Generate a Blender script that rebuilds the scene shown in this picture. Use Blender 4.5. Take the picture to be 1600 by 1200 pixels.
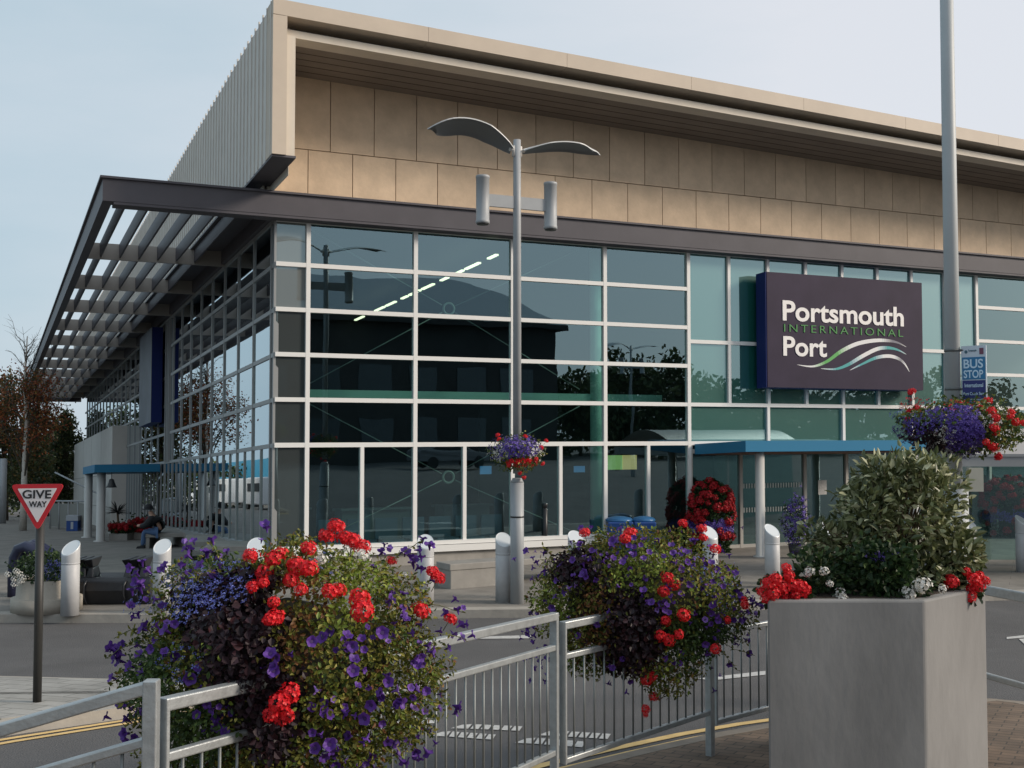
import bpy, bmesh, math, random
from mathutils import Vector, Matrix, noise
R = math.radians
rnd = random.Random(7)
for o in list(bpy.data.objects): bpy.data.objects.remove(o)
SC = bpy.context.scene
COL = SC.collection
# ------------------------------------------------------------------ camera
F = 1780.0; H = 2.75; P = math.atan(76/1780)
cam = bpy.data.objects.new('camera', bpy.data.cameras.new('camera'))
COL.objects.link(cam); cam.location = (0, 0, H); cam.rotation_euler = (R(90)+P, 0, 0)
cam.data.sensor_width = 36; cam.data.lens = 36*F/1600; cam.data.clip_end = 3000; cam.data.clip_start = 0.05
SC.camera = cam
# ------------------------------------------------------------------ world: thin bright overcast over a Nishita sky
SUN_AZ, SUN_EL = Vector((0.99, -0.12)).normalized(), R(24)
w = bpy.data.worlds.new('World'); SC.world = w; w.use_nodes = True
nt = w.node_tree; nt.nodes.clear(); N = nt.nodes.new; L = nt.links.new
out = N('ShaderNodeOutputWorld'); bg = N('ShaderNodeBackground')
sky = N('ShaderNodeTexSky'); sky.sky_type = 'NISHITA'; sky.sun_disc = False
sky.sun_elevation = SUN_EL; sky.sun_rotation = math.atan2(SUN_AZ.x, SUN_AZ.y); sky.dust_density = 2.5
tc = N('ShaderNodeTexCoord'); sep = N('ShaderNodeSeparateXYZ'); L(tc.outputs['Generated'], sep.inputs[0])
mp = N('ShaderNodeMapping'); mp.inputs['Scale'].default_value = (1.2, 1.2, 4.5); L(tc.outputs['Generated'], mp.inputs[0])
nz = N('ShaderNodeTexNoise'); nz.inputs['Scale'].default_value = 2.2; nz.inputs['Detail'].default_value = 7; nz.inputs['Roughness'].default_value = .55
L(mp.outputs[0], nz.inputs['Vector'])
mr = N('ShaderNodeMapRange'); mr.inputs['From Min'].default_value = -.55; mr.inputs['From Max'].default_value = .25
L(sep.outputs['X'], mr.inputs['Value'])
add = N('ShaderNodeMath'); add.operation = 'MULTIPLY_ADD'; add.inputs[1].default_value = .9; add.inputs[2].default_value = -.45
L(nz.outputs['Fac'], add.inputs[0])
ad2 = N('ShaderNodeMath'); ad2.operation = 'ADD'; ad2.use_clamp = True; L(mr.outputs[0], ad2.inputs[0]); L(add.outputs[0], ad2.inputs[1])
cr = N('ShaderNodeValToRGB'); L(ad2.outputs[0], cr.inputs[0])
cr.color_ramp.elements[0].color = (.54, .69, .79, 1); cr.color_ramp.elements[1].color = (.86, .89, .95, 1)
sc_ = N('ShaderNodeMix'); sc_.data_type = 'RGBA'; sc_.blend_type = 'MULTIPLY'; sc_.inputs['Factor'].default_value = 1
L(sky.outputs[0], sc_.inputs['A']); sc_.inputs['B'].default_value = (.1, .1, .1, 1)
mx = N('ShaderNodeMix'); mx.data_type = 'RGBA'; mx.inputs['Factor'].default_value = .86
L(sc_.outputs['Result'], mx.inputs['A']); L(cr.outputs[0], mx.inputs['B']); L(mx.outputs['Result'], bg.inputs[0])
bg.inputs[1].default_value = 1.0; L(bg.outputs[0], out.inputs[0])
# ------------------------------------------------------------------ sun behind thin cloud
sl = bpy.data.lights.new('sun', 'SUN'); sl.energy = 3.6; sl.angle = R(14); sl.color = (1, .87, .73)
so = bpy.data.objects.new('sun', sl); COL.objects.link(so)
sd = Vector((SUN_AZ.x*math.cos(SUN_EL), SUN_AZ.y*math.cos(SUN_EL), math.sin(SUN_EL)))
so.rotation_euler = sd.to_track_quat('Z', 'Y').to_euler(); so.location = (10, -10, 30)
SC.view_settings.view_transform = 'Standard'; SC.view_settings.look = 'None'
SC.view_settings.exposure = -0.06; SC.view_settings.gamma = 1
SC.render.engine = 'CYCLES'
SC.cycles.max_bounces = 7; SC.cycles.transparent_max_bounces = 12; SC.cycles.glossy_bounces = 4
SC.cycles.caustics_reflective = False; SC.cycles.caustics_refractive = False

# ------------------------------------------------------------------ geometry of the place
UX, UY, VX, VY = .9085, .4178, -.4178, .9085
XC, YC, SH = -4.51, 21.7, .046          # building corner; the terrace side falls away at 4.6 %
def B(u, v, z): return Vector((XC+u*UX+v*VX, YC+u*UY+v*VY, z-SH*v))
def uv(x, y): return ((x-XC)*UX+(y-YC)*UY, (x-XC)*VX+(y-YC)*VY)
def G(x, y):
    z = .058*(14.7-min(14.7, max(y, 3.0)))
    v = uv(x, y)[1]
    return z - SH*max(0.0, v)
def ray(px, py):
    x = (px-800)/F; y = (600-py)/F; c, s = math.cos(P), math.sin(P)
    return Vector((x, c-y*s, s+y*c))
CAMP = Vector((0, 0, H))
def at(px, py, Y):
    d = ray(px, py); return CAMP + d*(Y/d.y)
def gp(px, py, off=0.0):
    d = ray(px, py); t = 10.0
    for i in range(60):
        p = CAMP+d*t
        t2 = (G(p.x, p.y)+off-H)/d.z if d.z < 0 else 60
        t = .5*t+.5*min(max(t2, 1), 200)
    return CAMP+d*t
def onF(px, py, v=0.0):
    d = ray(px, py); t = (v+(XC*VX+YC*VY))/(d.x*VX+d.y*VY); p = CAMP+d*t
    return uv(p.x, p.y)[0], p.z+SH*v
def onL(px, py, u=0.0):
    d = ray(px, py); t = (u+(XC*UX+YC*UY))/(d.x*UX+d.y*UY); p = CAMP+d*t
    v = uv(p.x, p.y)[1]; return v, p.z+SH*v

# ------------------------------------------------------------------ materials
MATS = {}
def mat(name, col, rough=.6, metal=0, var=0, scale=6, bump=0, bscale=None, spec=.5, stretch=None, island=0, col2=None):
    if name in MATS: return MATS[name]
    m = bpy.data.materials.new(name); m.use_nodes = True; MATS[name] = m
    t = m.node_tree; b = t.nodes['Principled BSDF']
    b.inputs['Roughness'].default_value = rough; b.inputs['Metallic'].default_value = metal
    b.inputs['Specular IOR Level'].default_value = spec
    c = (*col, 1); b.inputs['Base Color'].default_value = c
    src = None
    if var or bump or col2:
        tcn = t.nodes.new('ShaderNodeTexCoord'); mpn = t.nodes.new('ShaderNodeMapping')
        t.links.new(tcn.outputs['Object'], mpn.inputs[0])
        if stretch: mpn.inputs['Scale'].default_value = stretch
    if var or col2:
        n = t.nodes.new('ShaderNodeTexNoise'); n.inputs['Scale'].default_value = scale; n.inputs['Detail'].default_value = 9
        n.inputs['Roughness'].default_value = .62
        t.links.new(mpn.outputs[0], n.inputs['Vector'])
        r = t.nodes.new('ShaderNodeValToRGB'); t.links.new(n.outputs['Fac'], r.inputs[0])
        r.color_ramp.elements[0].position = .28; r.color_ramp.elements[1].position = .72
        a = col2 or tuple(x*(1-var) for x in col); bb = tuple(min(1, x*(1+var)) for x in col)
        r.color_ramp.elements[0].color = (*a, 1); r.color_ramp.elements[1].color = (*bb, 1)
        t.links.new(r.outputs[0], b.inputs['Base Color']); src = r.outputs[0]
    if island:
        g = t.nodes.new('ShaderNodeNewGeometry'); mm = t.nodes.new('ShaderNodeMapRange')
        mm.inputs['To Min'].default_value = 1-island; mm.inputs['To Max'].default_value = 1+island
        t.links.new(g.outputs['Random Per Island'], mm.inputs['Value'])
        x = t.nodes.new('ShaderNodeMix'); x.data_type = 'RGBA'; x.blend_type = 'MULTIPLY'; x.inputs['Factor'].default_value = 1
        if src: t.links.new(src, x.inputs['A'])
        else: x.inputs['A'].default_value = c
        t.links.new(mm.outputs[0], x.inputs['B']); t.links.new(x.outputs['Result'], b.inputs['Base Color'])
    if bump:
        n2 = t.nodes.new('ShaderNodeTexNoise'); n2.inputs['Scale'].default_value = bscale or scale*4; n2.inputs['Detail'].default_value = 6
        t.links.new(mpn.outputs[0], n2.inputs['Vector'])
        bp = t.nodes.new('ShaderNodeBump'); bp.inputs['Strength'].default_value = bump; bp.inputs['Distance'].default_value = .02
        t.links.new(n2.outputs['Fac'], bp.inputs['Height']); t.links.new(bp.outputs[0], b.inputs['Normal'])
    return m
def emat(name, col, s):
    if name in MATS: return MATS[name]
    m = mat(name, col, .5); b = m.node_tree.nodes['Principled BSDF']
    b.inputs['Emission Color'].default_value = (*col, 1); b.inputs['Emission Strength'].default_value = s
    return m
def leafmat(name, c0, c1, c2=None, rough=.5, trans=.25, spec=.3):
    if name in MATS: return MATS[name]
    m = bpy.data.materials.new(name); m.use_nodes = True; MATS[name] = m
    t = m.node_tree; b = t.nodes['Principled BSDF']; b.inputs['Roughness'].default_value = rough; b.inputs['Specular IOR Level'].default_value = spec
    g = t.nodes.new('ShaderNodeNewGeometry'); r = t.nodes.new('ShaderNodeValToRGB')
    t.links.new(g.outputs['Random Per Island'], r.inputs[0])
    e = r.color_ramp.elements; e[0].color = (*c0, 1); e[1].color = (*c1, 1)
    if c2: k = e.new(.78); k.color = (*c1, 1); e[-1].color = (*c2, 1)
    t.links.new(r.outputs[0], b.inputs['Base Color'])
    tr = t.nodes.new('ShaderNodeBsdfTranslucent'); t.links.new(r.outputs[0], tr.inputs[0])
    mx = t.nodes.new('ShaderNodeMixShader'); mx.inputs[0].default_value = trans
    o = t.nodes['Material Output']; t.links.new(b.outputs[0], mx.inputs[1]); t.links.new(tr.outputs[0], mx.inputs[2]); t.links.new(mx.outputs[0], o.inputs[0])
    return m
def glassmat(name, tint, f0=.20, opaque=None, power=2.4, wave=.0022, refl=(.62, .90, 1)):
    m = bpy.data.materials.new(name); m.use_nodes = True; MATS[name] = m
    t = m.node_tree; t.nodes.clear(); n = t.nodes.new; l = t.links.new
    o = n('ShaderNodeOutputMaterial'); mx = n('ShaderNodeMixShader'); gl = n('ShaderNodeBsdfGlossy')
    gl.inputs['Roughness'].default_value = .004; gl.inputs['Color'].default_value = (*refl, 1)
    lw = n('ShaderNodeLayerWeight'); lw.inputs['Blend'].default_value = .5
    pw = n('ShaderNodeMath'); pw.operation = 'POWER'; pw.inputs[1].default_value = power; l(lw.outputs['Facing'], pw.inputs[0])
    mr = n('ShaderNodeMapRange'); mr.inputs['To Min'].default_value = f0; mr.inputs['To Max'].default_value = 1; l(pw.outputs[0], mr.inputs['Value'])
    if opaque:
        d = n('ShaderNodeBsdfPrincipled'); d.inputs['Base Color'].default_value = (*opaque, 1); d.inputs['Roughness'].default_value = .5
        base = d.outputs[0]
    else:
        d = n('ShaderNodeBsdfTransparent'); d.inputs['Color'].default_value = (*tint, 1); base = d.outputs[0]
    tcn = n('ShaderNodeTexCoord'); nn = n('ShaderNodeTexNoise'); nn.inputs['Scale'].default_value = .9; nn.inputs['Detail'].default_value = 1
    l(tcn.outputs['Object'], nn.inputs['Vector']); bp = n('ShaderNodeBump'); bp.inputs['Strength'].default_value = 1; bp.inputs['Distance'].default_value = wave
    l(nn.outputs['Fac'], bp.inputs['Height']); l(bp.outputs[0], gl.inputs['Normal'])
    l(mr.outputs[0], mx.inputs[0]); l(base, mx.inputs[1]); l(gl.outputs[0], mx.inputs[2]); l(mx.outputs[0], o.inputs[0])
    return m

# ------------------------------------------------------------------ mesh builder
class MB:
    def __init__(s): s.v = []; s.f = []; s.m = []; s.sm = []
    def add(s, vs, fs, mi=0, smooth=False):
        k = len(s.v); s.v += [Vector(p) for p in vs]
        for f in fs: s.f.append([i+k for i in f]); s.m.append(mi); s.sm.append(smooth)
    def hexa(s, p, mi=0):     # p: 8 points, bottom 4 ccw, top 4
        s.add(p, [(0,3,2,1),(4,5,6,7),(0,1,5,4),(1,2,6,5),(2,3,7,6),(3,0,4,7)], mi)
    def box(s, x0, x1, y0, y1, z0, z1, mi=0, T=None):
        p = [(x0,y0,z0),(x1,y0,z0),(x1,y1,z0),(x0,y1,z0),(x0,y0,z1),(x1,y0,z1),(x1,y1,z1),(x0,y1,z1)]
        if T: p = [T(*q) for q in p]
        s.hexa(p, mi)
    def tube(s, path, rad, n=8, mi=0, cap=True, smooth=True):
        path = [Vector(p) for p in path]
        if not hasattr(rad, '__len__'): rad = [rad]*len(path)
        rings = []; prev = None
        for i, p in enumerate(path):
            d = (path[min(i+1, len(path)-1)]-path[max(i-1, 0)]).normalized()
            a = prev if prev is not None else (Vector((1, 0, 0)) if abs(d.x) < .9 else Vector((0, 1, 0)))
            a = (a-d*a.dot(d)).normalized(); b = d.cross(a); prev = a
            rings.append([p+(a*math.cos(2*math.pi*k/n)+b*math.sin(2*math.pi*k/n))*rad[i] for k in range(n)])
        k0 = len(s.v)
        for r in rings: s.v += r
        for i in range(len(rings)-1):
            for k in range(n):
                s.f.append([k0+i*n+k, k0+i*n+(k+1) % n, k0+(i+1)*n+(k+1) % n, k0+(i+1)*n+k]); s.m.append(mi); s.sm.append(smooth)
        if cap:
            s.f.append([k0+k for k in range(n)][::-1]); s.m.append(mi); s.sm.append(False)
            e = k0+(len(rings)-1)*n; s.f.append([e+k for k in range(n)]); s.m.append(mi); s.sm.append(False)
    def prism(s, pts, z0, z1, mi=0, T=None):      # pts xy ccw
        n = len(pts); p = [(x, y, z0) for x, y in pts]+[(x, y, z1) for x, y in pts]
        if T: p = [T(*q) for q in p]
        s.add(p, [tuple(range(n))[::-1], tuple(range(n, 2*n))]+[(i, (i+1) % n, n+(i+1) % n, n+i) for i in range(n)], mi)
    def lathe(s, c, prof, n=20, mi=0, smooth=True):   # prof: [(r,z)]
        c = Vector(c); k0 = len(s.v)
        for r, z in prof:
            for k in range(n): s.v.append(c+Vector((r*math.cos(2*math.pi*k/n), r*math.sin(2*math.pi*k/n), z)))
        for i in range(len(prof)-1):
            for k in range(n):
                s.f.append([k0+i*n+k, k0+i*n+(k+1) % n, k0+(i+1)*n+(k+1) % n, k0+(i+1)*n+k]); s.m.append(mi); s.sm.append(smooth)
        s.f.append([k0+k for k in range(n)][::-1]); s.m.append(mi); s.sm.append(False)
        e = k0+(len(prof)-1)*n; s.f.append([e+k for k in range(n)]); s.m.append(mi); s.sm.append(False)
    def mesh(s, name, mats, org=Vector((0, 0, 0))):
        me = bpy.data.meshes.new(name); org = Vector(org)
        me.from_pydata([tuple(p-org) for p in s.v], [], s.f)
        for m_ in (mats if isinstance(mats, (list, tuple)) else [mats]): me.materials.append(m_)
        me.polygons.foreach_set('material_index', s.m); me.polygons.foreach_set('use_smooth', s.sm)
        me.update(); return me
    def build(s, name, mats, parent=None, bevel=0):
        org = parent_loc(parent) if parent else Vector((0, 0, 0))
        o = bpy.data.objects.new(name, s.mesh(name, mats, org)); COL.objects.link(o)
        if parent: o.parent = parent
        if bevel:
            b = o.modifiers.new('bevel', 'BEVEL'); b.width = bevel; b.segments = 2; b.limit_method = 'ANGLE'
        return o
def parent_loc(p):
    v = Vector((0, 0, 0))
    while p: v += p.location; p = p.parent
    return v
def tag(o, label=None, cat=None, group=None, kind=None):
    if label: o['label'] = label
    if cat: o['category'] = cat
    if group: o['group'] = group
    if kind: o['kind'] = kind
    return o
def thing(name, loc, label, cat, group=None):
    o = bpy.data.objects.new(name, None); COL.objects.link(o); o.location = loc; o.empty_display_size = .2
    return tag(o, label, cat, group)
def single(mb, name, mats, loc, label, cat, group=None, bevel=0):
    o = bpy.data.objects.new(name, mb.mesh(name, mats, loc)); COL.objects.link(o); o.location = loc
    if bevel:
        b = o.modifiers.new('bevel', 'BEVEL'); b.width = bevel; b.segments = 2; b.limit_method = 'ANGLE'
    return tag(o, label, cat, group)
def inst(name, me, parent, loc, rot=None, scale=1):
    o = bpy.data.objects.new(name, me); COL.objects.link(o); o.parent = parent
    o.location = Vector(loc)-parent_loc(parent)
    if rot is not None: o.rotation_mode = 'QUATERNION'; o.rotation_quaternion = rot
    o.scale = (scale,)*3; return o
def copy_tree(o, parent=None):
    c = o.copy(); COL.objects.link(c)
    if parent: c.parent = parent
    for ch in [x for x in bpy.data.objects if x.parent == o]: copy_tree(ch, c)
    return c
def text_mesh(txt, size, bold=0, spacing=1.0, extrude=.004, width=None, align='LEFT'):
    cu = bpy.data.curves.new('txt', 'FONT'); cu.body = txt; cu.size = size; cu.offset = bold; cu.space_character = spacing
    cu.extrude = extrude; cu.align_x = align; cu.resolution_u = 6
    o = bpy.data.objects.new('txt', cu); COL.objects.link(o)
    dg = bpy.context.evaluated_depsgraph_get(); me = bpy.data.meshes.new_from_object(o.evaluated_get(dg))
    bpy.data.objects.remove(o)
    vs = [v.co.copy() for v in me.vertices]; fs = [list(p.vertices) for p in me.polygons]
    x0 = min(v.x for v in vs); x1 = max(v.x for v in vs); y0 = min(v.y for v in vs); y1 = max(v.y for v in vs)
    return vs, fs, (x0, x1, y0, y1)
def put_text(mb, txt, org, ax, az, w_, h_, bold=0, spacing=1.0, mi=0, depth=.012):
    """fit the word into the rectangle org + ax*[0,w] + az*[0,h]; ax, az unit; facing ax x az"""
    vs, fs, (x0, x1, y0, y1) = text_mesh(txt, 1, bold, spacing)
    ax = Vector(ax).normalized(); az = Vector(az).normalized(); nn = ax.cross(az)
    q = [Vector(org)+ax*((v.x-x0)/(x1-x0)*w_)+az*((v.y-y0)/(y1-y0)*h_)+nn*(depth*.5*(1+v.z/.004)) for v in vs]
    mb.add(q, fs, mi)
def qrot(n, spin=0):
    return Vector(n).normalized().to_track_quat('Z', 'Y') @ Matrix.Rotation(spin, 4, 'Z').to_quaternion()

# ================================================================== ground
m_asph = mat('asphalt', (.094, .093, .094), .9, var=.20, scale=.7, bump=.9, bscale=70, island=0)
m_pave = mat('plaza_paving', (.235, .225, .205), .85, var=.13, scale=1.1, bump=.2, bscale=30)
m_kerb = mat('kerb_stone', (.33, .31, .275), .85, var=.16, scale=3, bump=.3)
m_white = mat('road_white', (.6, .6, .58), .7, col2=(.34, .34, .33), scale=22)
m_yellow = mat('road_yellow', (.66, .46, .19), .75, var=.18, scale=7)
def sheet(name, poly, off, thick, m, label=None, cut=.5):
    """horizontal slab that follows the lie of the land; poly = world xy"""
    bm = bmesh.new(); vs = [bm.verts.new((x, y, 0)) for x, y in poly]; f = bm.faces.new(vs)
    if f.normal.z < 0: f.normal_flip()
    ys = [p[1] for p in poly]; xs = [p[0] for p in poly]
    y = 3.0
    while y < 14.8:
        if min(ys) < y < max(ys):
            bmesh.ops.bisect_plane(bm, geom=bm.verts[:]+bm.edges[:]+bm.faces[:], plane_co=(0, y, 0), plane_no=(0, 1, 0))
        y += cut
    bmesh.ops.bisect_plane(bm, geom=bm.verts[:]+bm.edges[:]+bm.faces[:], plane_co=(0, 14.7, 0), plane_no=(0, 1, 0))
    bmesh.ops.bisect_plane(bm, geom=bm.verts[:]+bm.edges[:]+bm.faces[:], plane_co=(XC, YC, 0), plane_no=(VX, VY, 0))
    if thick:
        r = bmesh.ops.extrude_face_region(bm, geom=bm.faces[:])
        low = [g for g in r['geom'] if isinstance(g, bmesh.types.BMVert)]
        for v in bm.verts: v.co.z = G(v.co.x, v.co.y)+off
        for v in low: v.co.z -= thick
    else:
        for v in bm.verts: v.co.z = G(v.co.x, v.co.y)+off
    bmesh.ops.recalc_face_normals(bm, faces=bm.faces[:])
    if not thick:
        for f in bm.faces:
            if f.normal.z < 0: f.normal_flip()
    me = bpy.data.meshes.new(name); bm.to_mesh(me); bm.free()
    me.materials.append(m); o = bpy.data.objects.new(name, me); COL.objects.link(o); o['kind'] = 'structure'
    if label: o['label'] = label
    return o
def strip(path, wdt, side=1):
    """offset polygon of a polyline (world xy)"""
    pts = [Vector(p[:2]) for p in path]; offs = []
    for i, p in enumerate(pts):
        d = (pts[min(i+1, len(pts)-1)]-pts[max(i-1, 0)]).normalized(); offs.append(p+Vector((-d.y, d.x))*wdt*side)
    return [tuple(p) for p in pts]+[tuple(p) for p in reversed(offs)]
def gpath(pts, off=0): return [gp(x, y, off).xy.to_tuple() for x, y in pts]
def blockmat(name, c1_, c2_, mort, bw, rh, ms, rot, rough=.88):
    m = bpy.data.materials.new(name); MATS[name] = m; m.use_nodes = True; t = m.node_tree; b = t.nodes['Principled BSDF']; b.inputs['Roughness'].default_value = rough; l = t.links.new
    tc = t.nodes.new('ShaderNodeTexCoord'); mp = t.nodes.new('ShaderNodeMapping'); mp.inputs['Rotation'].default_value = (0, 0, rot); l(tc.outputs['Object'], mp.inputs[0])
    br = t.nodes.new('ShaderNodeTexBrick'); br.inputs['Scale'].default_value = 1; br.inputs['Brick Width'].default_value = bw; br.inputs['Row Height'].default_value = rh; br.inputs['Mortar Size'].default_value = ms
    br.inputs['Color1'].default_value = (*c1_, 1); br.inputs['Color2'].default_value = (*c2_, 1); br.inputs['Mortar'].default_value = (*mort, 1); l(mp.outputs[0], br.inputs['Vector'])
    nz = t.nodes.new('ShaderNodeTexNoise'); nz.inputs['Scale'].default_value = 1.7; nz.inputs['Detail'].default_value = 9; nz.inputs['Roughness'].default_value = .65; l(tc.outputs['Object'], nz.inputs['Vector'])
    rr = t.nodes.new('ShaderNodeValToRGB'); rr.color_ramp.elements[0].color = (.62, .61, .59, 1); rr.color_ramp.elements[1].color = (1.2, 1.18, 1.15, 1); rr.color_ramp.elements[0].position = .3; rr.color_ramp.elements[1].position = .7; l(nz.outputs['Fac'], rr.inputs[0])
    mm = t.nodes.new('ShaderNodeMix'); mm.data_type = 'RGBA'; mm.blend_type = 'MULTIPLY'; mm.inputs['Factor'].default_value = .8; l(br.outputs['Color'], mm.inputs['A']); l(rr.outputs[0], mm.inputs['B']); l(mm.outputs['Result'], b.inputs['Base Color'])
    bp = t.nodes.new('ShaderNodeBump'); bp.inputs['Strength'].default_value = .4; bp.inputs['Distance'].default_value = .008; bp.invert = True; l(br.outputs['Fac'], bp.inputs['Height']); l(bp.outputs[0], b.inputs['Normal']); return m
sheet('ground', [(-400, -300), (400, -300), (400, 600), (-400, 600)], -.002, 0, m_asph)
# plaza in front of the terminal
kp = gpath([(-500, 962), (0, 960), (240, 960), (480, 957), (715, 953), (830, 952), (1000, 947), (1180, 941), (1350, 935), (1550, 927), (1750, 920)], .12)
sheet('plaza_kerb', strip(kp, .28, 1), .12, .13, m_kerb)
ki = [Vector(p) for p in kp]
inner = strip(kp, .283, 1)[len(kp):][::-1]
m_pave2 = blockmat('plaza_slabs', (.215, .204, .186), (.195, .185, .17), (.15, .14, .125), .9, .45, .006, .43)
sheet('plaza_pavement', list(inner)+[(32, 60), (-75, 80), (-75, 22)], .118, .12, m_pave2)
# traffic island with the give way sign
m_isl = blockmat('island_blocks', (.34, .34, .325), (.29, .29, .275), (.17, .17, .16), .4, .2, .008, .35)
far = gpath([(-320, 1046), (0, 1053), (200, 1058), (330, 1066), (420, 1078)], .12)
near = gpath([(420, 1082), (300, 1093), (192, 1105), (90, 1119), (0, 1131), (-250, 1170), (-420, 1205)], .1)
isl = far+near
sheet('island_kerb', isl, .10, .12, m_kerb)
cx = sum(p[0] for p in isl)/len(isl); cy = sum(p[1] for p in isl)/len(isl)
def inset(path, d, side): return strip(path, d, side)[len(path):][::-1]
sheet('island_paving', inset(far, .12, -1)+inset(near, .16, -1), .112, .02, m_isl)
# near pavement on which the camera stands
m_brick = bpy.data.materials.new('brick_paving'); MATS['brick_paving'] = m_brick; m_brick.use_nodes = True
t_ = m_brick.node_tree; b_ = t_.nodes['Principled BSDF']; b_.inputs['Roughness'].default_value = .9
tc_ = t_.nodes.new('ShaderNodeTexCoord'); mp_ = t_.nodes.new('ShaderNodeMapping'); mp_.inputs['Rotation'].default_value = (0, 0, .5)
br = t_.nodes.new('ShaderNodeTexBrick'); br.inputs['Scale'].default_value = 1; br.inputs['Brick Width'].default_value = .2; br.inputs['Row Height'].default_value = .1
br.inputs['Mortar Size'].default_value = .006; br.inputs['Color1'].default_value = (.20, .145, .105, 1); br.inputs['Color2'].default_value = (.14, .105, .08, 1); br.inputs['Mortar'].default_value = (.07, .06, .05, 1)
nz_ = t_.nodes.new('ShaderNodeTexNoise'); nz_.inputs['Scale'].default_value = 2.5; nz_.inputs['Detail'].default_value = 8
mm_ = t_.nodes.new('ShaderNodeMix'); mm_.data_type = 'RGBA'; mm_.blend_type = 'MULTIPLY'; mm_.inputs['Factor'].default_value = .8
rr_ = t_.nodes.new('ShaderNodeValToRGB'); rr_.color_ramp.elements[0].color = (.5, .5, .48, 1); rr_.color_ramp.elements[1].color = (1.15, 1.12, 1.08, 1); rr_.color_ramp.elements[0].position = .3; rr_.color_ramp.elements[1].position = .7
t_.links.new(tc_.outputs['Object'], mp_.inputs[0]); t_.links.new(mp_.outputs[0], br.inputs['Vector']); t_.links.new(tc_.outputs['Object'], nz_.inputs['Vector'])
t_.links.new(nz_.outputs['Fac'], rr_.inputs[0]); t_.links.new(br.outputs['Color'], mm_.inputs['A']); t_.links.new(rr_.outputs[0], mm_.inputs['B']); t_.links.new(mm_.outputs['Result'], b_.inputs['Base Color'])
bp_ = t_.nodes.new('ShaderNodeBump'); bp_.inputs['Strength'].default_value = .5; bp_.inputs['Distance'].default_value = .01; t_.links.new(br.outputs['Fac'], bp_.inputs['Height']); bp_.invert = True; t_.links.new(bp_.outputs[0], b_.inputs['Normal'])
kn = gpath([(0, 1500), (350, 1345), (620, 1262), (820, 1216), (905, 1193), (1010, 1168), (1110, 1146), (1200, 1130), (1330, 1112), (1450, 1099), (1545, 1091), (1600, 1096), (1800, 1140)], .06)
kn = [(-9, 1.0)]+kn
sheet('near_kerb', strip(kn, .13, -1), .06, .08, mat('near_kerb_stone', (.22, .19, .155), .9, var=.2, scale=5))
inn = strip(kn, .133, -1)[len(kn):][::-1]
sheet('near_pavement', inn+[(14, -6), (-14, -6)], .058, .07, m_brick)
for d0 in (.09, .27):
    a = strip(kn[1:-2], d0, 1)[len(kn)-3:][::-1]; sheet('yellow_line', strip(a, .095, 1), .005, 0, m_yellow)
kr = gpath([(-420, 1236), (-250, 1196), (0, 1153), (90, 1139), (200, 1122), (300, 1109)], 0)
for d0 in (.06, .19):
    a = strip(kr, d0, -1)[len(kr):][::-1]; sheet('yellow_line', strip(a, .07, -1), .005, 0, m_yellow)
def mark(pts, off=.006): return sheet('road_marking', gpath(pts), off, 0, m_white)
mark([(725, 996), (830, 993), (830, 998), (725, 999), (700, 999)]); mark([(1090, 1061), (1196, 1049), (1196, 1055), (1112, 1064)])
mark([(1573, 996), (1640, 989), (1640, 994), (1573, 999)]); mark([(1592, 999), (1640, 996), (1640, 1020), (1604, 1010)])
def dashes(x0, y0, x1, y1, n, h):
    for i in range(n):
        a = i/n; b = (i+.78)/n; k = .35 if i in (0,) else 1
        ax, ay, bx, by = x0+(x1-x0)*a, y0+(y1-y0)*a, x0+(x1-x0)*b, y0+(y1-y0)*b
        sk = 8
        if i == n-1: mark([(ax+3, ay), (bx+3, by), (bx-2, by+h), (ax-3, ay+h)])
        elif i == 0: mark([(ax, ay+h*.2), (bx+3, by), (bx-3, by+h), (ax-18, ay+h)])
        else: mark([(ax+3, ay), (bx+3, by), (bx-3, by+h), (ax-3, ay+h)])
dashes(722, 1132, 817, 1136, 6, 7); dashes(690, 1143, 775, 1149, 6, 8); dashes(858, 1142, 955, 1148, 6, 8); dashes(822, 1153, 915, 1160, 6, 9)
mark([(620, 1128), (684, 1126), (678, 1131), (612, 1133)])

# ================================================================== terminal building
m_alu = mat('window_frame_white', (.74, .74, .72), .45)
m_grey = mat('frame_grey', (.30, .31, .31), .45, metal=.3)
m_dark = mat('dark_bronze_metal', (.092, .088, .100), .5, var=.10, scale=1.5, spec=.25)
m_cream = mat('cream_metal_cladding', (.53, .45, .36), .6, var=.09, scale=.9)
m_crin = mat('cream_fascia', (.62, .56, .47), .6, var=.06, scale=2)
m_fin = mat('standing_seam_cladding', (.60, .57, .52), .6, metal=0, var=.05, scale=2)
m_soff = mat('roof_soffit', (.22, .185, .155), .75, var=.12, scale=1.5)
m_stone = mat('sandstone_panel', (.60, .465, .33), .8, var=.15, scale=2.2, bump=.15, bscale=12, island=.07)
m_joint = mat('joint_dark', (.06, .045, .03), .9)
m_conc = mat('concrete', (.30, .285, .26), .85, var=.16, scale=2.5, bump=.25)
m_pale = mat('pale_render', (.52, .505, .475), .8, var=.06, scale=1.5)
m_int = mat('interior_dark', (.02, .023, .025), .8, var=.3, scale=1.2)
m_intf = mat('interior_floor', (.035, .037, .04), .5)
m_teal = mat('interior_teal', (.42, .62, .55), .6)
m_blue = mat('canopy_blue', (.025, .17, .31), .55, spec=.2)
m_navy = mat('navy_metal', (.010, .022, .12), .5, spec=.2)
m_steel = mat('steel_grey_paint', (.31, .33, .345), .5, var=.06, scale=5)
g_clear = glassmat('window_glass', (.50, .74, .70), .22)
g_side = glassmat('side_glass', (.28, .40, .42), .26, power=1.8, wave=.0006, refl=(.86, .95, 1))
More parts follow.
